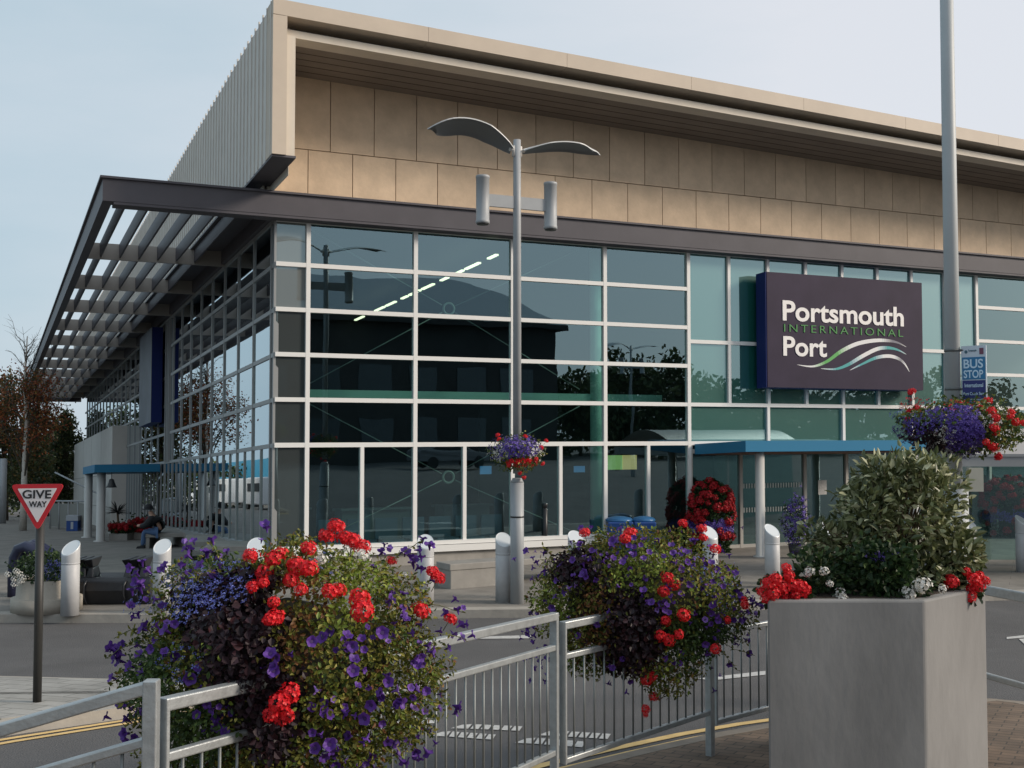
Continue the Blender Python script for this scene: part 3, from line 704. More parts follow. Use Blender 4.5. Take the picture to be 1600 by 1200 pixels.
E0, E1 = at(1452, 905, 9.2), at(1660, 945, 8.0)
def bare(label, pa, pb):
    root = thing('low_barrier', (pa.x, pa.y, G(pa.x, pa.y)+.06), label, 'railing')
    s = Vector((.3, .95, 0)).normalized()
    for z, h in ((0, .075), (.64, .045)):
        m_ = MB(); a, b = pa-Vector((0, 0, z)), pb-Vector((0, 0, z)); q = s*.03; k = Vector((0, 0, h/2))
        m_.hexa([a-q-k, b-q-k, b+q-k, a+q-k, a-q+k, b-q+k, b+q+k, a+q+k]); m_.build('rail', m_galv, root, bevel=.008)
    for p in (pa, pb):
        m_ = MB(); m_.box(p.x-.025, p.x+.025, p.y-.025, p.y+.025, G(p.x, p.y)+.05, p.z); m_.build('post', m_galv, root)
bare('two-rail steel barrier with no bars, to the right of the concrete planter', E0, E1)

def flower_trough(label, c, r, seed, zones, n_leaf, ls, ger, pet, lob, strands, white=()):
    c = Vector(c); root = thing('flower_trough', c, label, 'flower trough', 'flower troughs hung on the guard railing')
    rnd.seed(seed)
    mats = [m_olive, m_green, m_lime, m_plum, m_rust, m_stem]
    fo = MB(); dk = MB()
    for i in range(n_leaf):
        p, d = ell_point(c, r, .70, 1.05, .20, seed)
        if d.y > .45: continue
        px, py = project(p); mi = 0; k = ls*rnd.uniform(.6, 1.25); q = rnd.random()
        zz_ = None
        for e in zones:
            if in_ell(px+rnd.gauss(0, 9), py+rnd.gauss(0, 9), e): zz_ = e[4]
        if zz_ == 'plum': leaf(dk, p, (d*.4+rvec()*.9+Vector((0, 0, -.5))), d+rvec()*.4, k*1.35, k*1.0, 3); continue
        if zz_ == 'lime': mi = 2 if q < .6 else 0
        elif zz_ == 'green': mi = 1
        elif zz_ == 'rust': mi = 4 if q < .5 else 0
        else: mi = 0 if q < .66 else (1 if q < .82 else (4 if q < .90 else 2))
        leaf(fo, p, rvec()+d*.5+Vector((0, 0, -.25)), d+rvec()*.6, k, k*.55, mi)
    for (x0, y0, x1, y1, sg) in strands:
        a, na = ell_hit(x0, y0, c, r, -.05); b, nb_ = ell_hit(x1, y1, c, r, .02)
        e = strand(fo, a, b, sg, 0, 16, ls*.9, 5)
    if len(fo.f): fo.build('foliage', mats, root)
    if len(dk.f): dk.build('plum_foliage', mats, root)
    core = MB(); 
    for i in range(5): core.lathe(c, [(.01, -r[2]*.75), (r[1]*.52, -r[2]*.5), (r[1]*.72, 0), (r[1]*.6, r[2]*.42), (.01, r[2]*.6)], 14, 0) if i == 0 else None
    core.v = [c+Vector(((v-c).x*r[0]/r[1], (v-c).y, (v-c).z)) for v in core.v]
    core.build('trough', mat('trough_liner', (.03, .03, .02), .95), root)
    if lob:
        lb = MB()
        for (x, y, rx, ry, n, mi) in lob:
            for i in range(n):
                t = rnd.random()*6.283; q = math.sqrt(rnd.random()); p, nn = ell_hit(x+rx*q*math.cos(t), y+ry*q*math.sin(t), c, r, rnd.uniform(-.02, .05))
                tiny_flowers(lb, p, nn, rnd.uniform(.006, .011), mi)
        o = lb.build('lobelia_flowers', [m_lob, m_lobv], root); o['kind'] = 'stuff'
    for (x, y, s) in ger:
        p, nn = ell_hit(x, y, c, r, rnd.uniform(.03, .08)); nn = (nn+Vector((0, -.3, .7))+rvec()*.2).normalized()
        inst('geranium_bloom', rnd.choice(ME_GER), root, p, qrot(nn, rnd.uniform(0, 6)), s)
    for (x, y, s) in white:
        p, nn = ell_hit(x, y, c, r, .05); inst('white_bloom', ME_GERW, root, p, qrot(nn+Vector((0, 0, .5)), 0), s)
    pet = list(pet)+[(x+rnd.gauss(0, 14), y+rnd.gauss(0, 14), s) for (x, y, s) in pet]
    ex = MB()
    for (x, y, s) in (pet*3)[100:260]:
        p, nn = ell_hit(x+rnd.gauss(0, 16), y+rnd.gauss(0, 14), c, r, rnd.uniform(-.02, .04)); q_ = qrot((nn+rvec()*1.0).normalized(), rnd.uniform(0, 6)); k_ = rnd.uniform(.45, .85); kk = len(ex.v)
        for v_ in ME_PET.vertices: ex.v.append(p+q_ @ (v_.co*k_))
        for f_ in ME_PET.polygons: ex.f.append([kk+i_ for i_ in f_.vertices]); ex.m.append(f_.material_index); ex.sm.append(True)
    o = ex.build('petunias', [m_petal_p, m_throat], root); o['kind'] = 'stuff'
    for (x, y, s) in pet[:100]:
        p, nn = ell_hit(x, y, c, r, rnd.uniform(.02, .06)); nn = (nn+Vector((0, -.2, .25))+rvec()*.75).normalized()
        inst('petunia', ME_PET, root, p, qrot(nn, rnd.uniform(0, 6)), s*rnd.uniform(.66, 1.0))
    return root
def scat(lst, sx, sy, n, s=1.0):
    o = []
    for (x, y) in lst:
        for i in range(n): o.append((x+rnd.gauss(0, sx), y+rnd.gauss(0, sy), s))
    return o
rnd.seed(3)
c1 = at(448, 1046, 5.05); r1 = (.655, .50, .52)
pet1 = scat([(225, 905), (240, 920), (262, 900), (215, 985), (232, 960), (190, 1030), (205, 1050), (195, 1020), (320, 870), (345, 880), (300, 880), (415, 850), (590, 870), (620, 880), (640, 905), (655, 900), (350, 895)], 9, 9, 1)
pet1 += scat([(213, 1008), (266, 1022), (302, 1055), (425, 1030), (435, 1045), (345, 1105), (350, 1122), (330, 1120), (510, 1015), (545, 1020), (605, 950), (615, 985), (580, 1000), (645, 1035), (660, 1030), (550, 1045), (490, 1128), (500, 1145), (495, 1160), (520, 1155), (610, 1100), (620, 1095), (680, 1110), (690, 1115), (590, 1115), (515, 1110), (505, 1205), (650, 1155), (640, 1165), (600, 1170), (570, 1180), (620, 1185), (610, 1150), (560, 1195), (700, 965), (715, 1000), (690, 985), (655, 1070), (200, 1095), (205, 1120), (212, 1135), (195, 1140), (225, 1110), (605, 1070), (235, 1030), (225, 945), (660, 860), (635, 950), (575, 1090), (545, 1000)], 8, 8, 1)
ger1 = [(x, y, s) for x, y, s in ((520, 845, 1.0), (535, 855, .9), (505, 862, 1), (540, 872, 1), (480, 880, .9), (560, 866, 1), (430, 895, 1), (415, 905, .9), (440, 890, .8), (465, 902, 1.1), (480, 908, 1), (455, 915, .8), (395, 880, .9), (400, 930, .7), (470, 930, .7), (512, 935, .8), (525, 932, .8), (433, 972, .9), (425, 978, .7), (556, 945, 1.1), (557, 966, 1.15), (648, 961, 1.0), (667, 903, .8), (672, 915, .8), (680, 978, .75), (455, 1080, 1.0), (440, 1090, 1.0), (425, 1110, .8), (440, 1118, .8), (450, 1112, .8), (600, 895, .6), (415, 925, .6), (430, 950, .6))]
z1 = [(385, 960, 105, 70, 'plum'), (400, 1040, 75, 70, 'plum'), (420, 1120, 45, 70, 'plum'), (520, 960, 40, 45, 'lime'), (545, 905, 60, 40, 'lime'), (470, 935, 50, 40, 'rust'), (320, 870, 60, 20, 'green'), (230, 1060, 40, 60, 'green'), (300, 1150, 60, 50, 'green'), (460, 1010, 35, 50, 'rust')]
st1 = [(240, 1000, 170, 1030, .03), (250, 980, 185, 1000, .03), (380, 1060, 300, 1040, .02), (400, 1080, 340, 1110, -.02), (620, 990, 720, 1000, .02), (640, 940, 715, 960, .03), (250, 1060, 205, 1130, -.02), (380, 1000, 290, 960, .02), (440, 1050, 400, 1030, .02), (600, 880, 660, 850, .02), (350, 880, 330, 855, .01), (440, 860, 470, 835, .01)]
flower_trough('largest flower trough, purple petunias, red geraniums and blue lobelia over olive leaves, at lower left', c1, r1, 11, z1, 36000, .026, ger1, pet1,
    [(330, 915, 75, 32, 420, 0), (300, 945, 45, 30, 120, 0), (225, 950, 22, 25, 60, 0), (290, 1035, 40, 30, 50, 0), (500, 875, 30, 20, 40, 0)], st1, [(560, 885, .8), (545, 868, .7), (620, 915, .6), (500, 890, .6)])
rnd.seed(5)
c2 = at(1000, 944, 7.75); r2 = (.69, .46, .49)
pet2 = scat([(848, 885), (845, 900), (850, 915), (893, 880), (915, 880), (925, 868), (880, 910), (925, 905), (955, 855), (962, 862), (990, 855), (1000, 860), (1030, 850), (1035, 872), (1060, 890), (1055, 872), (1045, 905), (1080, 885), (1095, 905), (1100, 935), (1110, 940), (1120, 930), (1035, 950), (1045, 948), (1040, 940), (1135, 885), (1140, 905), (1150, 925), (1160, 940), (1140, 950), (1120, 915), (1095, 945), (835, 975), (838, 990), (832, 1005), (845, 1000), (840, 1020), (850, 1025), (945, 975), (965, 1020), (1095, 1025), (1085, 1000), (1000, 920), (1060, 1040), (960, 1045), (1010, 880), (975, 880), (1070, 915), (1090, 870), (1105, 860), (860, 950), (875, 930), (850, 1045), (1140, 1030), (1150, 1010), (905, 855), (1115, 970), (1130, 985), (1155, 975), (1165, 940)], 6, 6, 1)
ger2 = [(985, 845, 1.1), (978, 852, .9), (1065, 825, .8), (1090, 842, .9), (1095, 848, .8), (1108, 870, .9), (1040, 905, 1), (1050, 915, 1), (1035, 925, .9), (1062, 958, 1), (1038, 968, .8), (1030, 990, .9), (1042, 995, 1), (1055, 985, .8), (1148, 945, .8), (1106, 1003, .9), (1125, 965, .6), (1010, 1050, 1), (1018, 1045, .8), (1020, 1078, .8), (1008, 1088, .8), (1008, 1100, .5), (920, 848, .9), (1150, 938, .6)]
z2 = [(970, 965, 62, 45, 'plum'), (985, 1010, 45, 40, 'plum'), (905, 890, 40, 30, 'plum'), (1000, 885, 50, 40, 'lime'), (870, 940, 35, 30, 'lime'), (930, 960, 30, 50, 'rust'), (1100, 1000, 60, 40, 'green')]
st2 = [(1120, 1000, 1175, 1020, -.02), (1130, 940, 1175, 935, .02), (1020, 1030, 1015, 1090, 0), (850, 920, 832, 960, 0), (900, 1020, 895, 1050, 0), (1130, 1020, 1150, 1045, 0), (1140, 980, 1165, 1005, -.01), (1050, 1040, 1035, 1085, 0), (860, 870, 850, 855, .01), (940, 1030, 935, 1060, 0), (1030, 850, 1050, 835, 0)]
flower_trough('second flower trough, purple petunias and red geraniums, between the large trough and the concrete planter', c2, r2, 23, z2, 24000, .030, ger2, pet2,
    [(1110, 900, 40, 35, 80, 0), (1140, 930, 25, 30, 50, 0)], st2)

# ------------------------------------------------------------------ concrete planter with shrub
PL = [(1.60, 7.2), (2.59, 7.2), (3.22, 7.8), (3.3, 8.7), (2.25, 8.5)]
pr = MB(); zb = .50; zt_ = 1.70
pr.prism(PL, zb-.1, zt_)
m_pl = mat('planter_concrete', (.25, .25, .247), .85, col2=(.165, .165, .163), scale=2.4, bump=.12, bscale=18, stretch=(1, 1, .4))
PLO = single(pr, 'concrete_planter', [m_pl], (2.5, 7.9, zb), 'tall square grey concrete planter on the near pavement, filled with a shrub and geraniums', 'planter', bevel=.015)
soil = MB(); soil.prism([(1.68, 7.27), (2.56, 7.27), (3.13, 7.83), (3.2, 8.6), (2.3, 8.42)], zt_-.02, zt_+.004)
so_ = soil.build('soil', mat('soil', (.035, .025, .018), .95, var=.3, scale=20, bump=.6), PLO)
rnd.seed(9)
m_el = leafmat('shrub_leaf', (.05, .07, .025), (.20, .22, .095), (.60, .60, .40), rough=.45, trans=.15, spec=.5)
def shrub(name, label, cat, base, blobs, ls, mats, seed, stems=10, group=None):
    root = thing(name, base, label, cat, group); f = MB(); s = MB()
    for (c, r, n) in blobs:
        for i in range(n):
            p, d = ell_point(c, r, .35, 1.1, .28, seed)
            k = ls*rnd.uniform(.55, 1.2); leaf(f, p, d*.8+rvec()*.9+Vector((0, 0, .25)), rvec()+Vector((0, 0, .8)), k, k*.42, 0, .2)
        for i in range(stems):
            p, d = ell_point(c, r, .7, 1.15, .2, seed); b = Vector(base)+Vector((rnd.gauss(0, .05), rnd.gauss(0, .05), 0))
            s.tube([b, b.lerp(p, .4)+rvec()*.05, b.lerp(p, .75)+rvec()*.03, p], [.012, .008, .005, .002], 5, 0)
            for q in range(9): e = b.lerp(p, .75+.03*q); leaf(f, e, d+rvec()*.8, rvec()+Vector((0, 0, .8)), ls*.9, ls*.38, 0, .2)
    s.build('stem', mat('woody_stem', (.12, .085, .05), .85), root); f.build('foliage', mats, root); return root
cs = at(1405, 800, 7.95); px_ = 7.95/1780
shrub('evergreen_shrub', 'big bushy shrub with olive pale-edged leaves growing in the tall concrete planter', 'shrub', (2.65, 8.0, zt_+.02),
    [(at(1412, 795, 7.95), (.40, .36, .36), 2300), (at(1325, 868, 7.9), (.26, .28, .22), 800), (at(1490, 868, 7.85), (.17, .2, .20), 600), (at(1272, 838, 7.8), (.09, .15, .10), 90), (at(1440, 905, 7.8), (.25, .2, .18), 500), (at(1375, 748, 7.95), (.17, .2, .13), 240), (at(1440, 742, 7.9), (.18, .2, .13), 260), (at(1350, 800, 7.8), (.16, .2, .2), 300)], .076, [m_el], 4, 15)
m_dkl = leafmat('leaf_dark', (.012, .03, .012), (.03, .06, .02), (.06, .1, .03))
def small_plant(name, label, cat, c, r, n, ls, lm, blooms, me, group=None, bname='bloom'):
    root = thing(name, (c.x, c.y, zt_+.02), label, cat, group); f = MB()
    for i in range(n):
        p, d = ell_point(c, r, .3, 1.05, .25, 3); leaf(f, p, d+rvec(), rvec()+Vector((0, 0, .6)), ls*rnd.uniform(.6, 1.2), ls*.8, 0)
    for i in range(8):
        p, d = ell_point(c, r, .5, .9); f.tube([(c.x, c.y, zt_+.02), p], .003, 4, 1)
    f.build('foliage', [lm, m_stem], root)
    for (x, y, s) in blooms:
        dd = c.y-r[1]-rnd.uniform(-.02, .05); p = at(x, y, dd)
        inst(bname, me if not isinstance(me, list) else rnd.choice(me), root, p, qrot(Vector((0, -.7, .7))+rvec()*.5, rnd.uniform(0, 6)), s)
    return root
small_plant('geranium_plant', 'red geranium spilling over the left corner of the concrete planter', 'plant', at(1228, 925, 7.38), (.16, .12, .10), 260, .05, m_dkl,
    [(1192, 925, 1), (1200, 912, 1.2), (1212, 905, 1.1), (1222, 918, 1.25), (1208, 928, 1.1), (1232, 900, 1.0), (1238, 915, 1), (1250, 916, 1.1), (1255, 925, 1), (1226, 932, .9), (1196, 936, .8), (1228, 888, .8), (1260, 920, .8), (1244, 930, .9)], ME_GER, 'geraniums in the concrete planter', 'geranium_bloom')
small_plant('geranium_plant', 'red geranium at the right corner of the concrete planter', 'plant', at(1500, 915, 7.75), (.15, .12, .12), 260, .05, m_dkl,
    [(1487, 910, 1.2), (1522, 905, 1.1), (1530, 915, 1), (1518, 920, .9), (1515, 932, 1.15), (1540, 908, .8), (1510, 893, .7), (1530, 900, .9), (1484, 905, .9)], ME_GER, 'geraniums in the concrete planter', 'geranium_bloom')
small_plant('geranium_plant', 'white geranium on the front right edge of the concrete planter', 'plant', at(1432, 925, 7.38), (.12, .08, .08), 160, .04, m_dkl,
    [(1418, 925, 1.1), (1422, 930, .9), (1442, 914, 1.2), (1436, 916, 1), (1473, 920, .7)], ME_GERW, 'geraniums in the concrete planter', 'white_bloom')
small_plant('white_flower_plant', 'dark leafy plant with small white flowers in the left half of the concrete planter', 'plant', at(1280, 900, 7.45), (.20, .14, .17), 520, .045, m_dkl,
    [(1266, 893, .8), (1288, 892, .7), (1297, 912, .55), (1314, 928, .9), (1310, 935, .8), (1318, 936, .7), (1262, 897, .6)], ME_GERW, None, 'white_bloom')
small_plant('trailing_plant', 'dark green ivy-like plant trailing over the middle of the front edge of the planter', 'plant', at(1375, 895, 7.42), (.24, .14, .20), 1000, .05, m_dkl, [], ME_GERW)
hl = small_plant('purple_heliotrope', 'dull purple flower head deep in the shrub of the concrete planter', 'plant', at(1376, 872, 7.5), (.06, .06, .07), 60, .04, m_dkl, [], ME_GERW)
lb = MB()
for i in range(160): p = at(1376, 868, 7.38)+Vector((rnd.gauss(0, .035), rnd.gauss(0, .02), rnd.gauss(0, .014))); tiny_flowers(lb, p, Vector((0, -1, .5)), .01)
lb.build('flower_head', m_lobv, hl)

# ================================================================== street furniture
def bollard_mesh(r=.128, h=1.06):
    m_ = MB(); n = 28
    m_.lathe((0, 0, 0), [(r, 0), (r, h-.34), (r*.965, h-.335), (r*.965, h-.325), (r, h-.32), (r, h-.3)], n)
    k0 = len(m_.v); low, hi = h-.20, h
    # slanted top with a small rounded lip
    for sc, dz in ((1, 0), (1, None), (.96, None), (.86, None)):
        for k in range(n):
            a = 2*math.pi*k/n; x = r*math.cos(a)*sc; y = r*math.sin(a)*sc
            z = (h-.3) if (sc == 1 and dz == 0) else (low+hi)/2+(hi-low)/2*(y/r) + (.012 if sc == .96 else (.006 if sc == .86 else 0))
            m_.v.append(Vector((x, y, z)))
    for i in range(3):
        for k in range(n):
            m_.f.append([k0+i*n+k, k0+i*n+(k+1) % n, k0+(i+1)*n+(k+1) % n, k0+(i+1)*n+k]); m_.m.append(0 if i == 0 else 1); m_.sm.append(i == 0)
    m_.f.append([k0+3*n+k for k in range(n)]); m_.m.append(1); m_.sm.append(False)
    return m_.mesh('bollard', [mat('bollard_steel', (.43, .44, .45), .5, metal=0, var=.10, scale=5), mat('bollard_cap', (.62, .66, .68), .4, metal=.1)])
BM = bollard_mesh()
for (x, ytop, rz, lab) in ((110, 842, -18, 'silver bollard with slanted top, leftmost of the row, in front of the black moulded bench'),
        (253, 840, -4, 'silver bollard with slanted top, just right of the black moulded bench'),
        (399, 838, 0, 'silver bollard mostly hidden behind the top of the largest flower trough'),
        (665, 833, 8, 'silver bollard standing alone between the largest flower trough and the street lamp'),
        (787, 830, 14, 'silver bollard with slanted top touching the left side of the street lamp'),
        (900, 827, 18, 'silver bollard in front of the glass between street lamp and blue bins'),
        (1110, 820, 24, 'silver bollard just left of the red flower tower'),
        (1207, 817, 26, 'silver bollard in front of the entrance canopy column'),
        (1293, 814, 28, 'silver bollard behind the left side of the planter shrub'),
        (1516, 806, 36, 'silver bollard behind the right side of the planter shrub'),
        (1599, 803, 38, 'silver bollard cut off by the right edge of the picture')):
    D = 1780*(H-1.18)/(ytop-676)*.985; p = at(x, 900, D)
    o = bpy.data.objects.new('bollard', BM); COL.objects.link(o); o.location = (p.x, p.y, G(p.x, p.y)+.117); o.rotation_euler = (0, 0, R(rz))
    tag(o, lab, 'bollard', 'silver bollards along the plaza kerb')
m_blk = mat('black_paint', (.015, .016, .018), .4)
for (x, yb, h, lab) in ((291, 853, 1.0, 'thin black bollard beside the side glass wall, near the left benches'), (852, 872, 1.15, 'thin black bollard just right of the street lamp, at the end of the long bench')):
    p = gp(x, yb, .118); m_ = MB(); m_.lathe((p.x, p.y, p.z), [(.05, 0), (.05, h-.12), (.035, h-.115), (.035, h-.10), (.05, h-.095), (.05, h-.02), (.04, h)], 14)
    single(m_, 'black_bollard', [m_blk], p, lab, 'bollard', 'thin black bollards')

# street lamp
def lamp(base, label, rot=None, sleeve=True):
    bx_, by_, bz_ = base; root = thing('street_lamp', base, label, 'street lamp', 'double winged street lamps')
    U_ = Vector((UX, UY, 0)) if rot is None else Vector((math.cos(rot), math.sin(rot), 0)); W_ = Vector((-U_.y, U_.x, 0)); Bp = Vector(base); Z = Vector((0, 0, 1))
    m_ = MB(); m_.tube([Bp+Z*2.0, Bp+Z*6.0, Bp+Z*7.22], [.066, .062, .058], 16); m_.build('pole', m_steel, root)
    m_ = MB(); m_.tube([Bp, Bp+Z*1.86], .105, 18); m_.tube([Bp+Z*1.86, Bp+Z*1.93], [.105, .07], 18); m_.build('pole_sleeve', m_steel, root)
    m_ = MB(); m_.tube([Bp+Z*1.32, Bp+Z*1.345], .108, 18); m_.build('strap', m_blk, root)
    m_ = MB(); m_.hexa([Bp+U_*a+W_*b+Z*c for a, b, c in ((-.5, -.025, 6.13), (.5, -.025, 6.13), (.5, .025, 6.13), (-.5, .025, 6.13), (-.5, -.025, 6.32), (.5, -.025, 6.32), (.5, .025, 6.32), (-.5, .025, 6.32))]); m_.build('cross_arm', m_steel, root)
    for s in (-1, 1):
        c = Bp+U_*s*.585; m_ = MB(); m_.lathe(c+Z*5.85, [(.09, 0), (.108, .005), (.108, .05), (.102, .055), (.102, .70), (.108, .705), (.108, .74), (.10, .75)], 20); e = m_.build('spotlight', m_steel, root)
        m_ = MB(); m_.lathe(c+Z*5.835, [(.088, 0), (.088, .012)], 20); m_.build('lens', m_blk, e)
        # wing
        m_ = MB(); n = 16; top = []; 
        for i in range(n+1):
            t = i/n; x = .09+1.33*t
            if s < 0: z = .27*math.sin(math.pi*min(1, t*.86)**.95)+.04*t
            else: z = .15*math.sin(math.pi*(t*.80))+.03*t
            w2 = (.08+(.15 if s < 0 else .13)*min(1, t*3.2)**.7)*(1 if t < .72 else 1-((t-.72)/.28)**2*.72); tilt = .30 if s < 0 else .12
            c = Bp+U_*s*x+Z*(7.03+z)
            q = []
            for k in range(5):
                g = -1+k/2; q.append(c+W_*g*w2+Z*(-g*w2*tilt*1.0-.03*(1-g*g)*-1)+U_*s*(-.10*g if s < 0 else .10*g)*t)
            top.append(q)
        k0 = len(m_.v)
        for q in top: m_.v += q
        for q in top: m_.v += [p+Z*.018 for p in q]
        off = (n+1)*5
        for i in range(n):
            for k in range(4):
                a = k0+i*5+k; m_.f.append([a, a+1, a+6, a+5]); m_.m.append(1); m_.sm.append(True)
                a += off; m_.f.append([a, a+5, a+6, a+1]); m_.m.append(0); m_.sm.append(True)
            for k in (0, 4):
                a = k0+i*5+k; m_.f.append([a, a+5, a+5+off, a+off]); m_.m.append(0); m_.sm.append(False)
        for i in (0, n):
            for k in range(4): a = k0+i*5+k; m_.f.append([a, a+1, a+1+off, a+off]); m_.m.append(0); m_.sm.append(False)
        m_.build('wing_reflector', [mat('wing_paint', (.55, .57, .57), .4), mat('wing_underside', (.17, .18, .185), .5)], root)
        m_ = MB(); m_.tube([Bp+U_*s*.05+Z*6.95, Bp+U_*s*.05+Z*7.12], .035, 10); m_.tube([Bp+Z*7.05, Bp+U_*s*.13+Z*7.06], .03, 8); m_.build('bracket', mat('bracket_cream', (.6, .57, .53), .5), root)
    return root
lp = gp(808, 943, .118); lamp((lp.x, lp.y, lp.z-.0), 'grey street lamp with two curved wings and two spotlights, centre of the picture')

def hanging(label, c, r, seed, n, ls, items, cat='hanging basket', zones=(), lob=(), bracket=None, name='hanging_basket', bas=True):
    c = Vector(c); root = thing(name, c, label, cat); rnd.seed(seed); f = MB()
    for i in range(n):
        p, d = ell_point(c, r, .55, 1.08, .22, seed); px, py = project(p); mi = 0 if rnd.random() < .6 else 1
        for e in zones:
            if in_ell(px, py, e): mi = e[4]
        leaf(f, p, rvec()+d*.5+Vector((0, 0, -.3)), d+rvec()*.6, ls*rnd.uniform(.6, 1.2), ls*.6, mi)
    f.build('foliage', [m_green, m_olive, m_plum], root)
    m_ = MB(); m_.lathe(c, [(.02, -r[2]*.6), (r[0]*.45, -r[2]*.45), (r[0]*.62, 0), (r[0]*.55, r[2]*.3), (.02, r[2]*.4)], 14); m_.build('basket_liner', MATS['trough_liner'], root)
    if bracket:
        m_ = MB()
        for a, b in bracket: m_.tube([a, b], .014, 8)
        m_.build('bracket', m_blk, root)
    if lob:
        lb = MB()
        for (x, y, rx, ry, k, mi, s) in lob:
            for i in range(k):
                t = rnd.random()*6.283; q = math.sqrt(rnd.random()); p, nn = ell_hit(x+rx*q*math.cos(t), y+ry*q*math.sin(t), c, r, rnd.uniform(-.02, .04)); tiny_flowers(lb, p, nn, rnd.uniform(.7, 1.2)*s, mi)
        o = lb.build('small_flowers', [m_lob, m_lobv, m_gerw, m_ger], root); o['kind'] = 'stuff'
    for nm, me, pts in items:
        for (x, y, s) in pts:
            p, nn = ell_hit(x, y, c, r, rnd.uniform(.0, .05)); inst(nm, rnd.choice(me) if isinstance(me, list) else me, root, p, qrot(nn+Vector((0, 0, .4))+rvec()*.3, rnd.uniform(0, 6)), s)
    return root
bc = Vector((lp.x, lp.y-.08, at(808, 708, lp.y).z))
hanging('small round flower basket fixed to the street lamp, purple, white and red flowers', bc, (.40, .36, .27), 31, 1500, .045,
    [('geranium_bloom', ME_GER, [(x, y, .9) for x, y in ((782, 690), (820, 686), (780, 684), (850, 692), (808, 722), (818, 722), (826, 720), (836, 716), (796, 724), (812, 735), (818, 741), (845, 722), (800, 720), (844, 700))])],
    lob=[(812, 698, 34, 16, 260, 1, .026), (778, 708, 16, 12, 60, 2, .022), (838, 708, 12, 12, 50, 2, .022), (785, 700, 20, 20, 120, 1, .026), (815, 722, 24, 6, 90, 3, .024)])

# mast, its basket and the bus stop sign
mp = at(1489, 600, 10.5); gz = G(mp.x, mp.y)+.05
MS = thing('tall_mast', (mp.x, mp.y, gz), 'very tall plain grey pole rising out of the top of the picture at the right', 'pole')
m_mast = mat('mast_paint', (.40, .43, .44), .5, var=.05, scale=3)
m_ = MB(); m_.tube([(mp.x, mp.y, gz+1.9), (mp.x, mp.y, 5), (mp.x, mp.y, 9.5)], [.070, .064, .055], 24); m_.build('pole', m_mast, MS)
m_ = MB(); m_.tube([(mp.x+.02, mp.y, gz), (mp.x+.02, mp.y, gz+1.95)], .10, 24); m_.build('pole_sleeve', m_mast, MS)
bc = Vector((mp.x+.045, mp.y-.16, at(1495, 667, mp.y).z))
hanging('large violet and red flower basket on the tall mast below the bus stop sign', bc, (.53, .42, .235), 41, 4200, .040,
    [('geranium_bloom', ME_GER, [(x, y, s*1.05) for x, y, s in ((1427, 618, .9), (1432, 640, .9), (1422, 645, .8), (1543, 632, .9), (1548, 645, 1), (1554, 655, 1), (1550, 668, 1), (1556, 672, 1), (1575, 655, 1), (1585, 660, 1), (1592, 663, .8), (1577, 648, .8), (1546, 690, .9), (1552, 695, 1), (1556, 704, .9), (1560, 712, .8), (1418, 655, .6), (1538, 685, .7))])],
    zones=[(1450, 690, 50, 30, 2)],
    lob=[(1508, 682, 30, 30, 800, 1, .017), (1430, 635, 25, 14, 60, 3, .02), (1500, 635, 45, 12, 40, 3, .02), (1490, 650, 40, 14, 300, 1, .018), (1420, 672, 22, 20, 180, 1, .02), (1450, 650, 40, 25, 90, 1, .018), (1478, 680, 18, 14, 60, 2, .016), (1552, 650, 22, 20, 60, 2, .016), (1410, 650, 15, 12, 60, 0, .018)])
BS = thing('bus_stop_sign', at(1520, 628, 10.42), 'white and blue bus stop sign clamped to the tall mast above the flower basket', 'sign')
o0 = at(1503, 629, 10.45); o1 = at(1542, 625, 10.30); sx = (o1-o0); sx.z = 0; sw = sx.length; sx.normalize(); o0.z = at(1503, 630, 10.45).z; shh = (at(1503, 541, 10.45).z-o0.z)
sn = sx.cross(Vector((0, 0, 1)))      # faces the camera
def srect(mb, a0, a1, b0, b1, d0, d1, mi=0):
    q = [o0+sx*a*sw+Vector((0, 0, b*shh))+sn*d for a, b, d in ((a0, b0, d0), (a1, b0, d0), (a1, b0, d1), (a0, b0, d1), (a0, b1, d0), (a1, b1, d0), (a1, b1, d1), (a0, b1, d1))]; mb.hexa(q, mi)
m_ = MB(); srect(m_, 0, 1, 0, 1, -.012, 0); m_.build('sign_plate', mat('sign_white', (.55, .62, .70), .4), BS)
m_ = MB(); srect(m_, .04, .96, .41, .80, .001, .003); m_.build('blue_field', mat('sign_blue', (.02, .17, .36), .4), BS); m_ = MB(); srect(m_, .04, .96, .0, .055, .001, .003); m_.build('blue_stripe', MATS['sign_blue'], BS)
m_ = MB(); srect(m_, .04, .96, .07, .395, .001, .003); m_.build('navy_field', mat('sign_navy', (.012, .02, .15), .4), BS)
m_ = MB(); srect(m_, .74, .90, .845, .955, .001, .004); m_.build('maroon_square', mat('sign_maroon', (.16, .05, .09), .4), BS)
m_ = MB(); q = o0+sx*sw*.20+Vector((0, 0, shh*.895))
m_.add([q+sx*.014*math.cos(k*.524)+Vector((0, 0, .016*math.sin(k*.524)))+sn*.003 for k in range(12)], [tuple(range(12))]); m_.build('round_emblem', mat('sign_slateblue', (.05, .12, .17), .4), BS)
def stext(t, a0, a1, b0, b1, m__, bold=0, nm='lettering'):
    m_ = MB(); put_text(m_, t, o0+sx*sw*a0+Vector((0, 0, shh*b0))+sn*.004, sx, Vector((0, 0, 1)), (a1-a0)*sw, (b1-b0)*shh, bold, depth=.002); m_.build(nm, m__, BS)
m_sl = mat('sign_pale_blue_letter', (.55, .72, .86), .4)
stext('BUS', .10, .88, .605, .765, m_sl, .02); stext('STOP', .10, .88, .435, .575, m_sl, .02)
stext('International', .13, .87, .275, .345, m_sl, .01); stext('Port Coach Stop', .08, .92, .12, .19, m_sl, .01); stext('Portsmouth', .30, .62, .90, .935, MATS['sign_slateblue'], .01)
